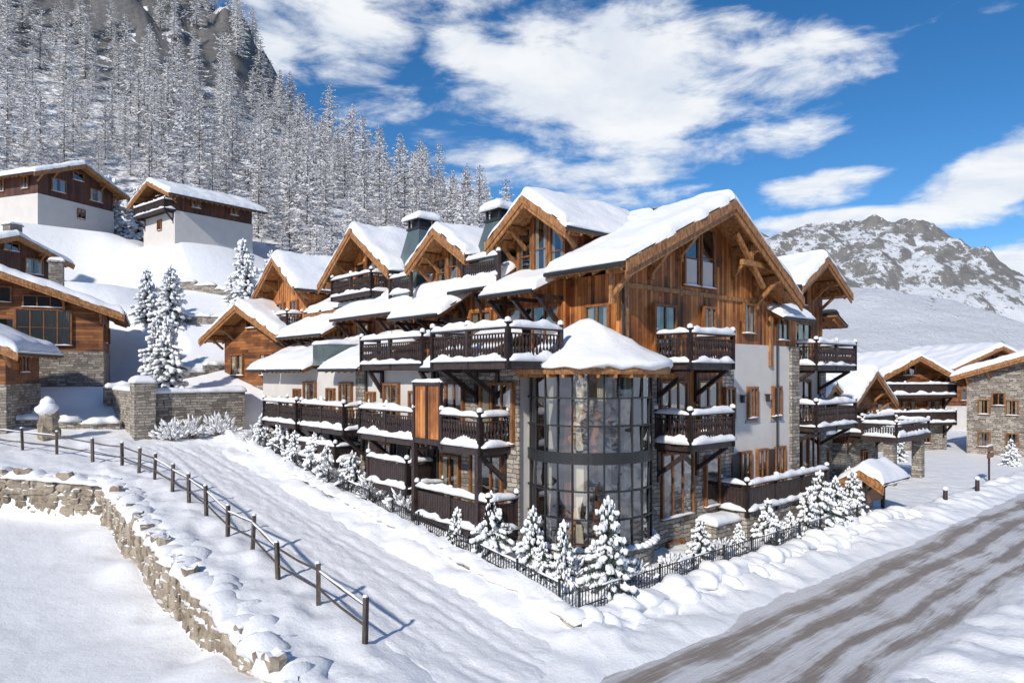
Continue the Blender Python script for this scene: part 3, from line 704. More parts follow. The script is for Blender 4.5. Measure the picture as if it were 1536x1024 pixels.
chalet('timber_hut',-30.2,36.8,4.0,15,5,4.5,2.4,4.6,1.2,.9,up='logs',wins=1,gh=False).finish()
q=chalet('hillside_chalet',-45.5,62,14.6,68,8,13,1.0,3.4,1.5,1.1,low='stone',up='redwood',wins=2);stack(q,2,3,4,6.4,1.1);stack(q,2.8,10,4,6.2,1.0);q.finish()
q=chalet('whitewashed_chalet',-49.0,77,22.2,70,9,15,4.0,6.4,1.9,1.2,low='stucco',up='redwood',wins=2,storey=3)
q.P('painted_lattice','red')
for i in range(4): q.box('painted_lattice',4.57,4.62,2+i*.4,2.28+i*.4,1.6,2.0);q.box('painted_lattice',4.57,4.62,2+i*.4,2.28+i*.4,2.2,2.6)
q.finish()
q=chalet('hillside_barn',-39.0,75.5,20.9,-38,7.2,9,3.6,5.6,1.5,1.3,low='stucco',up='redwood',wins=2,balc=[3.7]);q.finish()
q=chalet('log_chalet',-17.3,45.5,5.6,-40,7.5,8,.6,4.3,1.6,1.2,up='logs',wins=2);q.finish()
q=chalet('timber_outbuilding',-16.5,57,9.8,-50,6,6,1.0,3.4,1.1,.9,up='logs',wins=2);q.finish()
# right side chalets
q=chalet('entrance_lodge',23.8,46.5,0,41,5.2,8,2.4,5.6,1.6,1.0,low='stone',up='logs',wins=2,balc=[3.2],T=.4);
q.P('porch_piers','stone')
for a in(-2.4,2.4): q.box('porch_piers',a-.3,a+.3,-3.0,-2.4,-.5,2.7)
q.P('porch_roof','dark');q.box('porch_roof',-2.9,2.9,-3.3,-1.12,2.7,3.05);railing(q,[(-2.8,-1.2),(-2.8,-3.2),(2.8,-3.2),(2.8,-1.2)],3.05,'spindle',.8)
snow_slab(q,(-2.7,-3.1,3.06),(2.7,-3.1,3.06),(2.7,-1.3,3.06),(-2.7,-1.3,3.06),.3)
q.finish()
q=chalet('annex_chalet',20.2,44.5,0,41,4.2,8,2.6,5.2,1.2,.9,up='logs',wins=1,balc=[3.2]);q.finish()
q=chalet('village_chalet',36.0,62,-.3,12,8,9,2.7,7.0,1.9,1.4,low='stone',up='logs',wins=3,balc=[2.9,5.4],T=.5);q.finish()
q=chalet('stone_chalet',43.0,57,-.3,-48,8.5,11,6.3,7.4,1.4,1.0,low='stone',up='stone',wins=3,T=.5);
for a in(-3,-1,1.2,3.1):
    for zz in(1.0,3.8): window(q,(-4.31,a+5,zz),WN,.8,1.2,2,1,1);window(q,(a,-.06,zz),SN,.8,1.2,2,1,1)
q.finish()
q=chalet('village_house',60,85,0,10,12,12,3,8,2.4,1.3,low='stucco',up='logs',wins=3);q.finish()
q=chalet('village_house',78,100,0,-20,14,12,5,8,2.4,1.3,low='stone',up='logs',wins=3);q.finish()
wx,wy=uv2w(14.6,-2.1);c=Ctx('roadside_shelter',(wx,wy,.3),ANG)
c.P('posts','dark');c.P('board','frame')
for a in(-1.1,1.1):
    c.box('posts',a-.08,a+.08,-.08,.08,-.5,1.75);c.beam('posts',(a,-.0,1.0),(a,-.75,1.75),.08,.1);c.beam('posts',(a,0,1.0),(a,.75,1.75),.08,.1)
c.box('board',-1.0,1.0,-.03,.03,.5,1.5)
gable(c,mu,-1.6,1.6,bL=-1.0,zL=1.6,bc=0,zr=2.2,bR=1.0,zR=1.6,aw=-1.1,th=.1,T=.32,purl=False,gut=False);c.finish()
for u,v in((20.5,-3.4),(26,-3.4)):
    x,y=uv2w(u,v);c=Ctx('roadside_bollard',(x,y,.1),ANG);c.P('post','dark');c.cyl('post',(0,0,-.3),(0,0,.75),.13,.11,8);blob(c.P('cap_snow','snow'),(0,0,.82),XA,YA,ZA,.17,.17,.13,8,5,.1);c.finish()
x,y=uv2w(31.5,-2.6);c=Ctx('direction_sign',(x,y,0),ANG);c.P('post','dark');c.P('panel','frame')
c.box('post',-.05,.05,-.05,.05,-.3,2.4);c.box('panel',-.7,.7,-.09,-.052,1.6,1.9);c.box('panel',-.6,.6,-.09,-.052,2.0,2.3);snow_strip(c,(-.7,-.06,2.35),(.7,-.06,2.35),.16,.12);c.finish()
# ================================================================ terrain
def axis(lo,hi,st,LO,HI,g=1.07,mx=3.2):
    a=list(np.arange(lo,hi+1e-6,st));s=st;x=a[-1]
    while x<HI:
        s=min(s*g,mx if x<260 else 30);x+=s;a.append(x)
    s=st;x=a[0];b=[]
    while x>LO: s=min(s*g,mx if x>-130 else 30);x-=s;b.append(x)
    return np.array(b[::-1]+a)
U=axis(-30,32,.2,-500,700);V=axis(-14,34,.2,-300,700,1.07,2.6)
UU,VV=np.meshgrid(U,V);ZZ=H(UU,VV)
def grid_obj(name,UU,VV,ZZ,m):
    ny,nx=UU.shape;me=bpy.data.meshes.new(name)
    co=np.stack([UU,VV,ZZ],-1).reshape(-1,3).astype(np.float32)
    me.vertices.add(len(co));me.vertices.foreach_set('co',co.ravel())
    i=np.arange(nx-1);j=np.arange(ny-1);I,J=np.meshgrid(i,j);b=(J*nx+I).ravel()
    f=np.stack([b,b+1,b+nx+1,b+nx],-1).astype(np.int32)
    me.loops.add(f.size);me.loops.foreach_set('vertex_index',f.ravel())
    me.polygons.add(len(f));me.polygons.foreach_set('loop_start',np.arange(0,f.size,4,dtype=np.int32));me.polygons.foreach_set('use_smooth',np.ones(len(f),bool))
    me.update(calc_edges=True);me.validate();me.materials.append(m)
    ob=bpy.data.objects.new(name,me);S.collection.objects.link(ob);ob.location=(OX,OY,0);ob.rotation_euler=(0,0,ANG);return ob
grid_obj('snowy_ground',UU,VV,ZZ,M['ground'])
a=np.arange(-11.9,-7.5,.07);b=np.arange(-4.6,28,.14);A,B=np.meshgrid(a,b)
rut=0
for cc in(-8.9,-9.4,-10.4,-10.9): rut=rut-.04*np.exp(-((A-cc-.7*fbm(B*.12,B*0,2,int(-cc*10)))/.14)**2)
zl=ramp(A,B)-.01+rut+.08*fbm(A*3.0,B*1.4,3,77)+.06*fbm(A*6,B*4,3,71)-.12*sst(-4.0,-4.6,B)-.2*sst(-11.5,-11.9,A)-.2*sst(-7.9,-7.5,A)-.3*sst(25,28,B)
grid_obj('snowy_lane',A,B,zl,M['lane'])
a=np.concatenate([np.arange(-40,50,.35),np.arange(50,260,2)]);b=np.arange(-10.4,-4.2,.1);A,B=np.meshgrid(a,b)
zr=-.04+.07*fbm(A*.4,B*3.4,3,55)+.02*fbm(A*6,B*6,2,5)
grid_obj('road',A,B,zr,M['road'])
def mountain(name,cx,cy,prof,yw,seed,m,nx=150,ny=90,rough=.25,fine=5,rg=.16):
    xs=np.linspace(prof[0][0],prof[-1][0],nx);ys=np.linspace(-yw,yw,ny);X,Y=np.meshgrid(xs,ys)
    pz=np.interp(X,[p[0] for p in prof],[p[1] for p in prof])
    fall=np.clip(1-np.abs(Y/yw)**1.3,0,1)
    z=pz*fall*(1+rough*fbm(X*.012,Y*.012,4,seed))+pz*rg*np.abs(fbm(X*.03,Y*.03,5,seed+4))*fall+fine*fbm(X*.1,Y*.1,4,seed+9)*fall-2
    ob=grid_obj(name,X,Y,z,m);ob.location=(cx,cy,0);ob.rotation_euler=(0,0,0);return ob
def mk_mtn(name,thr,rc1=(.10,.105,.115),rc2=(.38,.36,.33),sn=(.82,.85,.9),xr=1.7,zlo=None):
    m,nt,b=mat(name,.8);n=N(nt);o=n.obj();g=n.new('ShaderNodeNewGeometry');nx_,ny_,nz=n.sep(g.outputs['Normal'])
    a=n.noise(o,.03,6,.72,.5);b2=n.noise(n.vmath('MULTIPLY',o,(1,1,.35)),.2,7,.8)
    k=n.math('ADD',n.math('SUBTRACT',1,nz),n.math('ADD',n.math('MULTIPLY',n.math('SUBTRACT',a,.5),1.6),n.math('MULTIPLY',n.math('SUBTRACT',b2,.5),2.6)))
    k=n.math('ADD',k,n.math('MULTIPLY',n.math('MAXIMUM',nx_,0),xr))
    if zlo: k=n.math('SUBTRACT',k,n.math('MULTIPLY',n.sstep(n.sep(o)[2],zlo[1],zlo[0]),.4))
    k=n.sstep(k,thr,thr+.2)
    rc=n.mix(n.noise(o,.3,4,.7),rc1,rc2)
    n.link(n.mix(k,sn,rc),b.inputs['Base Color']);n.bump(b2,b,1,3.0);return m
M['mtn']=mk_mtn('rocky_mountain_snow',.08,zlo=(30,70));M['mtn2']=mk_mtn('hill_snow',.58)
M['mtn3']=mk_mtn('unseen_forest_slope',-.3,(.015,.02,.016),(.08,.075,.065),(.5,.53,.58),1.3)  # dark tones for the added hill mirrored in the tower glass
mountain('rocky_mountain',265,520,[(-300,0),(-230,60),(-150,100),(-100,108),(-50,114),(-10,121),(20,124),(45,118),(75,98),(105,66),(150,26),(205,0)],190,3,M['mtn'],280,180,.12,8,.26)
mountain('snowy_hill',158,300,[(-150,14),(-60,34),(-12,44),(30,40),(60,25),(95,10),(160,0)],110,8,M['mtn2'],160,100,.15,3,.14)
mountain('unseen_forest_hill',0,-150,[(-400,40),(-250,80),(-100,42),(0,46),(120,42),(250,75),(400,40)],100,18,M['mtn3'],160,60,.2,5)  # unseen hill added behind the camera to darken tower reflections and fill
# ================================================================ boulder walls
c=Ctx('boulder_retaining_wall',(OX,OY,0),ANG);bp=c.P('boulders','boulder')
def stones(path,zt,zb):
    for (p,q) in zip(path[:-1],path[1:]):
        Lg=math.hypot(q[0]-p[0],q[1]-p[1]);d=Vector((q[0]-p[0],q[1]-p[1],0)).normalized();nn=Vector((-d.y,d.x,0))
        s=0
        while s<Lg:
            w=ru(.36,.72);x=p[0]+d.x*s;y=p[1]+d.y*s
            t,b=zt(x,y),zb(x,y)-.15;z=b
            while z<t-.16:
                h=ru(.22,.46);dx=ru(-.16,.16);nj=ru(-.05,.05)
                blob(bp,(x+nn.x*nj+d.x*dx,y+nn.y*nj+d.y*dx,z+h/2),d,nn,(ZA+d*ru(-.25,.25)).normalized(),w*ru(.52,.6),.24,h*.6,8,6,.28,.62)
                z+=h*.9
            s+=w*.86
        e0=p;e1=(q[0]+d.x*.4,q[1]+d.y*.4)
        sg=1 if zb(p[0]+nn.x,p[1]+nn.y)>zb(p[0]-nn.x,p[1]-nn.y) else -1
        for off,wd,hh in((.12,.9,.24),(.5,1.0,.2)):
            o=nn*(off*sg)
            snow_strip(c,(e0[0]+o.x,e0[1]+o.y,zt(*e0)-.12),(e1[0]+o.x,e1[1]+o.y,zt(*e1)-.12),wd,hh,'wall_cap_snow',.9,.16)
def zt(x,y): return float(ramp(np.array([-13.0]),np.array([y]))[0])+.06
def zb(x,y): return Hs(x-.5,y)
stones([(-14.32,-1.6),(-14.28,4),(-14.36,9),(-14.32,14),(-14.32,18.0)],zt,zb)
c1=w2uv(-17.3,29.65);c2=w2uv(-24,29.8);c3=w2uv(-36,30.5)
def zb2(x,y):
    w=uv2w(x,y);return Hw(w[0],w[1]-.9)
stones([c1,c2,c3],lambda x,y:zt(x,y)-.05,zb2)
c.finish()
c=Ctx('stone_retaining_wall',(OX,OY,0),ANG);c.P('masonry','stone')
c.box('masonry',-10.9,-5.0,27.7,28.15,2.0,5.9);c.box('masonry',-11.1,-10.4,28.402,34,2.0,6.0)
c.box('masonry',-11.3,-10.2,27.3,28.4,2.0,6.5);snow_slab(c,(-11.3,27.3,6.5),(-10.2,27.3,6.5),(-10.2,28.4,6.5),(-11.3,28.4,6.5),.35)
snow_slab(c,(-10.2,27.7,5.9),(-5,27.7,5.9),(-5,28.2,5.9),(-10.2,28.2,5.9),.3);snow_slab(c,(-11.1,28.4,6),(-10.4,28.4,6),(-10.4,34,6),(-11.1,34,6),.3)
c.finish()
c=Ctx('stone_terrace_wall',(0,0,0),0);c.P('masonry','stone')
for (x0,y0,x1,y1,h) in((-46,69,-27,67,1.6),(-30,58,-15,60,1.5),(-26,43.5,-20,49,1.0),(-29,38.5,-23.5,41,1.1)):
    L_=math.hypot(x1-x0,y1-y0);n=int(L_/2)
    for i in range(n):
        xa,ya=x0+(x1-x0)*i/n,y0+(y1-y0)*i/n;xb,yb=x0+(x1-x0)*(i+1)/n,y0+(y1-y0)*(i+1)/n
        z=Hw((xa+xb)/2,(ya+yb)/2+.3)
        c.beam('masonry',(xa,ya,z-.3),(xb,yb,z-.3),.5,h);snow_strip(c,(xa,ya,z-.3+h/2),(xb,yb,z-.3+h/2),.7,.35,'wall_snow')
c.finish()
c=Ctx('low_stone_kerb',(OX,OY,0),ANG);c.P('masonry','stone')
R1=lambda v:float(ramp(np.array([-7.]),np.array([v]))[0])
for i in range(9):
    v=-2.75+i*1.0;z=R1(v+.5)
    c.box('masonry',-7.02,-6.78,v+.004 if i else -2.99,v+1.0,z-.3,z+.38+ru(-.01,.01))
snow_strip(c,(-6.92,-3.0,.30),(-6.92,22,R1(22)+.34),.7,.2,'kerb_snow',1.0,.13)
c.box('masonry',-6.78,16.2,-2.99,-2.78,-.3,.27);snow_strip(c,(-7.0,-2.85,.2),(16.4,-2.85,.2),.95,.27,'kerb_snow',.9,.13);snow_strip(c,(-6.9,-3.3,.0),(16.4,-3.4,.0),.9,.26,'kerb_snow',1.1,.13)
c.finish()
c=Ctx('metal_picket_fence',(OX,OY,0),ANG);c.P('pickets','metal')
def fence(path,zf,h=.55,sp=.13):
    for p,q in zip(path[:-1],path[1:]):
        Lg=math.hypot(q[0]-p[0],q[1]-p[1]);n=int(Lg/sp);pr=None
        for i in range(n+1):
            x=p[0]+(q[0]-p[0])*i/n;y=p[1]+(q[1]-p[1])*i/n;z=zf(x,y)
            big=i%14==0;r=.028 if big else .011
            c.box('pickets',x-r,x+r,y-r,y+r,z-.1,z+h+(.08 if big else 0))
            if pr and i%7==0:
                for hz in(.1,h-.05): c.beam('pickets',(pr[0],pr[1],pr[2]+hz),(x,y,z+hz),.03,.025)
                if rnd()<.5: snow_strip(c,(pr[0],pr[1],pr[2]+h-.02),(x,y,z+h-.02),.06,.05)
                pr=(x,y,z)
            if not pr: pr=(x,y,z)
fence([(-6.6,22),(-6.6,-2.5)],lambda x,y:R1(y)+.42)
fence([(-6.6,-2.5),(13.4,-2.5)],lambda x,y:.42)
c.finish()
c=Ctx('wooden_post_fence',(OX,OY,0),ANG);c.P('timber','grey')
pts=[(-12.15,-.5),(-12.1,2.2),(-12.3,4.5),(-12.2,6.9),(-12.25,9.1),(-12.35,11.1),(-12.4,13.1),(-12.5,15.1),(-12.7,17.1),(-12.9,19),(-13.2,20.8),(-14.1,22.6),(-15.3,24.6),(-16.5,26.4),(-17.8,28.2),(-19.2,30)]
pp=[(u,v,Hs(u,v)) for u,v in pts]
for i,(u,v,z) in enumerate(pp):
    l=ru(-.07,.07)
    c.beam('timber',(u,v,z-.3),(u+l,v+ru(-.04,.04),z+1.12),.12,.10);blob(c.P('post_snow','snow'),(u+l,v,z+1.14),XA,YA,ZA,.08,.08,.05,6,4,.1)
    if i:
        a=pp[i-1]
        for hz in(.42,.92):
            md=((a[0]+u)/2,(a[1]+v)/2,(a[2]+z)/2+hz-ru(.0,.05))
            c.beam('timber',(a[0],a[1],a[2]+hz),md,.04,.05);c.beam('timber',md,(u,v,z+hz),.04,.05)
        if rnd()<.7: snow_strip(c,(a[0],a[1],a[2]+.94),(u,v,z+.93),.06,.035)
c.finish()
x,y=-25.2,37.0;z=Hw(x,y);c=Ctx('snow_capped_boulder_pillar',(x,y,z),0)
p=c.P('pillar','boulder')
blob(p,(0,0,.35),XA,YA,ZA,.6,.5,.65,9,7,.3);blob(p,(.08,0,1.0),XA,YA,ZA,.5,.45,.65,9,7,.3)
blob(c.P('cap','snow'),(0,0,1.7),XA,YA,ZA,.55,.5,.42,12,9,.15);blob(c.P('cap'),(.03,0,2.0),XA,YA,ZA,.34,.32,.34,12,9,.15);c.finish()
# ================================================================ trees
def spruce(name,x,y,z,h,wid=.42,seed=0,dens=1.0,snowy=.95):
    random.seed(seed*31+5);SEED[0]=seed*17
    tr,nd,sn=P(),P(),P()
    k=Ctx.__new__(Ctx);k.p={'t':(tr,'bark')}
    k.cyl('t',(0,0,-.3),(0,0,h*.97),.035*h**.8,.01,6)
    tiers=int(13+h*2.2)
    for ti in range(tiers):
        t=ti/tiers;zz=h*(.06+.92*t);Lb=h*wid*(1-t)**.85*ru(.8,1.1)+.05*h
        nb=max(4,int((8-4*t)*dens))
        for b_ in range(nb):
            az=2*math.pi*(b_+rnd()*.8)/nb+ti*2.4;L1=Lb*ru(.6,1.2);dr=-.28-.25*rnd()+.35*t
            d=Vector((math.cos(az),math.sin(az),dr)).normalized();sd=Vector((-math.sin(az),math.cos(az),0));up=sd.cross(d)*-1
            if up.z<0: up=-up
            s=Vector((0,0,zz));w=L1*.3
            nn=max(4,int(L1/.09));nn=min(nn,12)
            for q in range(nn):
                f=(q+.6)/nn;c0=s+d*(L1*f)
                for sg in(-1,1):
                    l=w*(1.15-f*.75)*ru(.7,1.2);tip=c0+d*l*.7+sd*(sg*l)-ZA*(l*.25*ru(.5,1.5));a=d*(.03+.02*h*.2)
                    nd.add([c0-a,c0+a,tip+a*.2,tip-a*.3],[(0,1,2,3)])
                tip=c0+d*w*.25-ZA*ru(.08,.16)*min(1,h*.4);nd.add([c0-d*.04,c0+d*.05,tip],[(0,1,2)])
            if rnd()<snowy:
                for f in (.45,.72,.93):
                    if rnd()<.1: continue
                    cc=s+d*(L1*(f+ru(-.05,.05)))+sd*(w*ru(-.25,.25))+ZA*(.02+.012*h)
                    blob(sn,cc,d,sd,up,L1*ru(.15,.25),w*ru(.45,.85)*(1.25-f*.6),.04+.022*h*ru(.6,1.2),6,4,.4)
    blob(sn,(0,0,h*.97),XA,YA,ZA,.04*h**.5,.04*h**.5,.09*h**.6,5,4,.1)
    e=empty(name,(x,y,z),rnd()*6)
    mesh_obj('trunk',tr.v,tr.f,M['bark'],e);mesh_obj('needles',nd.v,nd.f,M['needle'],e);mesh_obj('snow_clumps',sn.v,sn.f,M['snow'],e,True)
def garden(name,u,v,h,wid,seed,**k):
    x,y=uv2w(u,v);spruce(name,x,y,Hs(u,v)-.02,h,wid,seed,**k)
for i,(u,v,h,w) in enumerate([(-4.75,-1.95,2.9,.29),(-6.0,2.1,2.1,.36),(-5.75,.3,2.0,.3),(-5.9,-1.2,2.1,.16),(-6.1,-.5,1.2,.36),(.2,-1.9,1.6,.34),(2.7,-1.9,1.0,.4),(4.7,-1.95,1.8,.36),(9.1,-2.0,2.4,.38),(7.9,-2.0,1.7,.36),(10.6,-2.0,1.9,.36),(-6.0,15.2,2.0,.45),(-6.05,19.3,2.0,.45),(-5.95,11.9,1.7,.5),(15.4,-.6,1.8,.36),(12.6,-1.9,2.0,.36),(-6.3,3.6,1.2,.4),(-6.3,13.6,1.6,.42),(-6.3,17.2,1.5,.42),(-6.3,21.5,1.8,.4),(6.2,-2.1,1.1,.4)]):
    garden('snowy_spruce',u,v,h,w,i+1)
for i,(x,y,h) in enumerate([(-21.4,42.5,4.8),(-24.5,47.0,4.0),(-28.5,57,5.2),(-31.0,58,4.5),(-59,86,8),(-49,83,8.5),(-46,84,7.5),(30,64,3),(52,60,5),(56,66,6),(-24,62,5),(-26,66,6),(-22.5,64,5.5),(31,55,2.5),(38,52,2.0)]):
    spruce('snowy_spruce',x,y,Hw(x,y),h,.27 if h>3 else .34,i+40)
def shrub(name,u,v,r,seed):
    random.seed(seed);x,y=uv2w(u,v);z=Hs(u,v);e=empty(name,(x,y,z));tw,sn=P(),P()
    for i in range(int(90)):
        az=rnd()*6.28;el=ru(.35,1.4);d=Vector((math.cos(az)*math.cos(el),math.sin(az)*math.cos(el),math.sin(el)));l=r*ru(.6,1.1)
        s=Vector((0,0,0));p_=s;sd=d.orthogonal().normalized()*.012
        for q in range(3):
            n_=p_+(d+Vector((ru(-.3,.3),ru(-.3,.3),ru(-.35,.15)))).normalized()*l/3
            tw.add([p_-sd,p_+sd,n_+sd*.6,n_-sd*.6],[(0,1,2,3)])
            if q and rnd()<.9: blob(sn,(p_+n_)/2+ZA*.03,(n_-p_).normalized(),sd.normalized(),ZA,l*.17,.05+.03*rnd(),.045,5,4,.3)
            p_=n_
    mesh_obj('twigs',tw.v,tw.f,M['twig'],e);mesh_obj('snow_clumps',sn.v,sn.f,M['snow'],e,True)
for i,(u,v,r) in enumerate([(-6.0,9.8,1.2),(-6.1,13.2,1.3),(-6.0,17.3,1.1),(-7.0,26.3,1.4),(-8.4,26.7,1.4),(-9.6,26.6,1.3),(-5.3,-.9,.8),(-3.4,-2.0,.7),(6.2,-2.0,.8),(11.8,-1.7,.9),(-6.0,23,1.1),(-5.9,7.4,1.1),(1.4,-2.0,.6),(-1.5,-2.0,.6)]): shrub('snowy_shrub',u,v,r,i+300)
# ---- larch forest
def larch_mesh(i,h):
    random.seed(900+i);tw,rm,tk=P(),P(),P()
    k=Ctx.__new__(Ctx);k.p={'t':(tk,'bark')};k.cyl('t',(0,0,-1),(0,0,h),.13,.02,5)
    nb=int(h*6.5);wide=ru(.19,.29);bare=ru(.35,.7);fr=ru(.74,.9)
    for b in range(nb):
        t=.07+.92*(b+rnd())/nb;zz=h*t;L1=(h*wide*(1-t)**.8+.3)*ru(.45,1.25);az=b*2.399+rnd()
        d=Vector((math.cos(az),math.sin(az),ru(-.35,.05)+.25*t));sd=Vector((-math.sin(az),math.cos(az),0))
        p_=Vector((0,0,zz));ns=4
        for s in range(ns):
            n_=p_+d*(L1/ns);d=d+ZA*ru(-.05,.10)
            w=.05*(1-s/ns)+.025
            (tw if rnd()<bare else rm).add([p_-ZA*w,p_+ZA*w,n_+ZA*w*.7,n_-ZA*w*.7],[(0,1,2,3)])
            rm.add([p_-sd*w+ZA*w,p_+sd*w+ZA*w,n_+sd*w*.7+ZA*w,n_-sd*w*.7+ZA*w],[(0,1,2,3)])
            for r in range(6):
                sg=random.choice((-1,1));l=L1*ru(.14,.34);a=p_+(n_-p_)*rnd()
                tip=a+d*l*.5+sd*(sg*l)+ZA*ru(-.7,.12)*l
                tgt=rm if rnd()<fr else tw
                ww=ru(.03,.075);o=ZA*ww if rnd()<.5 else d.normalized()*ww
                tgt.add([a-o,a+o,tip+o*.3,tip-o*.3],[(0,1,2,3)])
            p_=n_
    me=bpy.data.meshes.new('larch');vs=tk.v+tw.v+rm.v
    o1=len(tk.v);o2=o1+len(tw.v)
    fs=tk.f+[tuple(q+o1 for q in f) for f in tw.f]+[tuple(q+o2 for q in f) for f in rm.f]
    me.from_pydata(vs,[],fs)
    for m in('bark','twig','rime'): me.materials.append(M[m])
    me.polygons.foreach_set('material_index',[0]*len(tk.f)+[1]*len(tw.f)+[2]*len(rm.f));me.update();return me
col=bpy.data.collections.new('larch_variants')
for i in range(9):
    ob=bpy.data.objects.new('larch_variant',larch_mesh(i,ru(9.5,16)));col.objects.link(ob)
random.seed(77);rng=np.random.default_rng(5)
n=12000;X=rng.uniform(-190,45,n);Y=rng.uniform(62,235,n)
X=np.concatenate([X,rng.uniform(-60,70,260)]);Y=np.concatenate([Y,rng.uniform(-75,-20,260)])  # extra larches added out of view behind the camera, to mottle tower reflections
uu=(X-OX)*CA+(Y-OY)*SA;vv=-(X-OX)*SA+(Y-OY)*CA;Z=H(uu,vv)
keep=[];cell={}
for i in range(len(X)):
    x,y=X[i],Y[i]
    if y>0:
        if x< -.86*y-12 or x>.10*y: continue
        lim=90+5*math.sin(x*.3) if x<-34 else (79+3*math.sin(x) if x<-23 else 67+4*math.sin(x*.5))
        if y<lim: continue
        if math.hypot(x+38,y-79)<12 or math.hypot(x+54,y-80)<14: continue
        sp=3.0+ (y-70)*.014+1.6*max(0,math.sin(x*.11+1)*math.sin(y*.09))
        if x<-66+8*math.sin(y*.1) and y>158 and rnd()<.9: continue
    else:
        sp=5.5
        if -11.5<vv[i]<-2.5: continue
    kx,ky=int(x//sp),int(y//sp);ok=True
    kx,ky=int(x//5),int(y//5)
    for a in(-1,0,1):
        for b in(-1,0,1):
            for (p,q) in cell.get((kx+a,ky+b),()):
                if (p-x)**2+(q-y)**2<sp*sp: ok=False
    if ok: cell.setdefault((kx,ky),[]).append((x,y));keep.append(i)
print('TREES',len(keep))
me=bpy.data.meshes.new('larch_forest');me.from_pydata([(X[i],Y[i],Z[i]-.4) for i in keep],[],[])
at=me.attributes.new('scl','FLOAT','POINT');at.data.foreach_set('value',[ru(.5,1.2)*(.8 if Y[i]<80 else 1) for i in keep])
at=me.attributes.new('rz','FLOAT','POINT');at.data.foreach_set('value',[ru(0,6.28) for _ in keep])
at=me.attributes.new('idx','INT','POINT');at.data.foreach_set('value',[random.randrange(9) for _ in keep])
fo=bpy.data.objects.new('larch_forest',me);S.collection.objects.link(fo)
ng=bpy.data.node_groups.new('forest','GeometryNodeTree')
ng.interface.new_socket('Geometry',in_out='INPUT',socket_type='NodeSocketGeometry');ng.interface.new_socket('Geometry',in_out='OUTPUT',socket_type='NodeSocketGeometry')
gi=ng.nodes.new('NodeGroupInput');go=ng.nodes.new('NodeGroupOutput');ci=ng.nodes.new('GeometryNodeCollectionInfo');ci.inputs['Collection'].default_value=col
ci.inputs['Separate Children'].default_value=True;ci.inputs['Reset Children'].default_value=True
ip=ng.nodes.new('GeometryNodeInstanceOnPoints');ip.inputs['Pick Instance'].default_value=True
def na(nm,t):
    q=ng.nodes.new('GeometryNodeInputNamedAttribute');q.data_type=t;q.inputs['Name'].default_value=nm;return [o for o in q.outputs if o.enabled][0]
cx=ng.nodes.new('ShaderNodeCombineXYZ');lk=ng.links.new
lk(gi.outputs[0],ip.inputs['Points']);lk(ci.outputs[0],ip.inputs['Instance']);lk(na('idx','INT'),ip.inputs['Instance Index']);lk(na('scl','FLOAT'),ip.inputs['Scale'])
lk(na('rz','FLOAT'),cx.inputs[2]);lk(cx.outputs[0],ip.inputs['Rotation']);lk(ip.outputs[0],go.inputs[0])
md=fo.modifiers.new('instances','NODES');md.node_group=ng
# ================================================================ light + sky
EL,AZ=math.radians(32),math.radians(207)
sd=Vector((math.sin(AZ)*math.cos(EL),math.cos(AZ)*math.cos(EL),math.sin(EL)))
sl=bpy.data.lights.new('sun','SUN');sl.energy=4.2;sl.angle=math.radians(2);sl.color=(1,.93,.83)
so=bpy.data.objects.new('sun',sl);S.collection.objects.link(so);so.rotation_euler=(-sd).to_track_quat('-Z','Y').to_euler();so.location=(0,0,60)
w=bpy.data.worlds.new('World');S.world=w;w.use_nodes=True;nt=w.node_tree;n=N(nt);bg=nt.nodes['Background']
sky=n.new('ShaderNodeTexSky',sky_type='NISHITA');sky.sun_disc=False;sky.sun_elevation=EL;sky.sun_rotation=AZ;sky.altitude=1850;sky.air_density=1.0;sky.dust_density=.2;sky.ozone_density=3
hs=n.new('ShaderNodeHueSaturation');hs.inputs['Saturation'].default_value=1.28;hs.inputs['Value'].default_value=1.42;n.link(sky.outputs[0],hs.inputs['Color'])
tc_=n.new('ShaderNodeTexCoord').outputs['Generated'];x,y,z=n.sep(tc_)
az=n.math('ARCTAN2',x,y);el=n.math('ARCSINE',z)
zz=n.math('ADD',n.math('MAXIMUM',z,0),.12);pl=n.comb(n.math('DIVIDE',x,zz),n.math('DIVIDE',y,zz),0)
f1=n.noise(n.vmath('MULTIPLY',pl,(1.0,1.25,1)),2.2,7,.6,.35);f3=n.noise(n.comb(n.math('MULTIPLY',az,5.5),n.math('MULTIPLY',el,14),2),1.5,8,.6,.3)
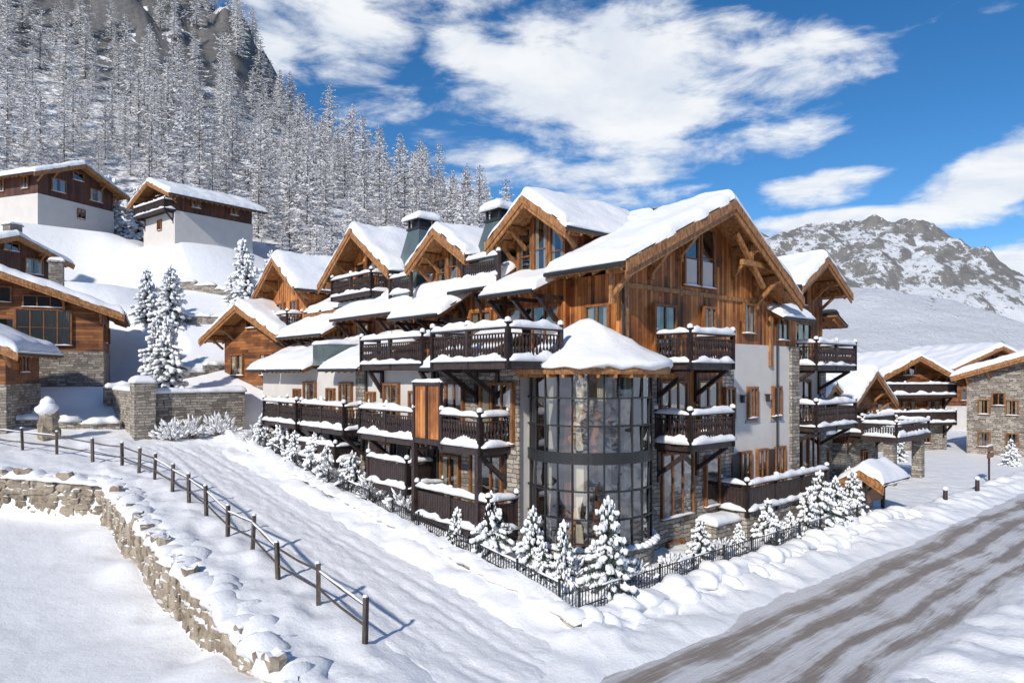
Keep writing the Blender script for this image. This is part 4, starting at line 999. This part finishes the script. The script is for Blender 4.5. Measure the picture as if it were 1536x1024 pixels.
def ell(px,py,rx,ry,amp,tilt=0):
    a=math.atan2((px-768)/1024,1);e=math.atan((560-py)/1024*math.cos(a));ra=rx/1024*math.cos(a)**2;re=ry/1024*math.cos(a)
    da=n.math('SUBTRACT',az,a);de=n.math('SUBTRACT',n.math('SUBTRACT',el,e),n.math('MULTIPLY',da,tilt))
    q=n.math('ADD',n.math('POWER',n.math('ABSOLUTE',n.math('DIVIDE',da,ra)),2),n.math('POWER',n.math('ABSOLUTE',n.math('DIVIDE',de,re)),2))
    return n.math('MULTIPLY',n.sstep(q,1.7,0),amp)
ms=None
for a in[(900,115,300,105,1.6,-.05),(1140,115,190,70,1.35),(440,45,230,80,1.4),(600,-10,300,55,1.0),(950,245,320,44,1.2,.08),(700,225,130,34,1.1),(1220,285,150,30,1.1,.05),(1480,272,190,62,1.6,.35),(980,300,260,30,1.0),(1300,335,280,30,1.3),(1500,400,160,40,1.3,.1),(1400,25,240,22,.8),(560,140,170,50,.7),(830,185,200,50,1.0)]:
    e=ell(*a);ms=e if ms is None else n.math('MAXIMUM',ms,e)
fn=n.math('ADD',n.math('MULTIPLY',f3,.65),n.math('MULTIPLY',f1,.35))
lowc=n.math('MULTIPLY',n.sstep(el,.22,.02),.35)
back=n.math('MULTIPLY',n.sstep(y,.3,-.2),.35)
dn=n.math('ADD',n.math('ADD',n.math('MULTIPLY',ms,.55),n.math('MAXIMUM',lowc,back)),n.math('ADD',n.math('MULTIPLY',n.math('SUBTRACT',fn,.5),2.2),-.36))
cl=n.sstep(dn,.0,.46)
ccol=n.mix(n.sstep(f1,.35,.65),(8.4,9.1,10.2),(11.0,11.2,11.4))
fin=n.mix(n.math('MULTIPLY',cl,.96),hs.outputs[0],ccol)
n.link(fin,bg.inputs[0]);bg.inputs[1].default_value=.088
# ================================================================ camera
cd=bpy.data.cameras.new('camera');cd.lens=24;cd.sensor_width=36;cd.shift_y=48/1536;cd.clip_end=3000;cd.clip_start=.1
co=bpy.data.objects.new('camera',cd);S.collection.objects.link(co);co.location=(0,0,7);co.rotation_euler=(math.radians(90),0,0);S.camera=co
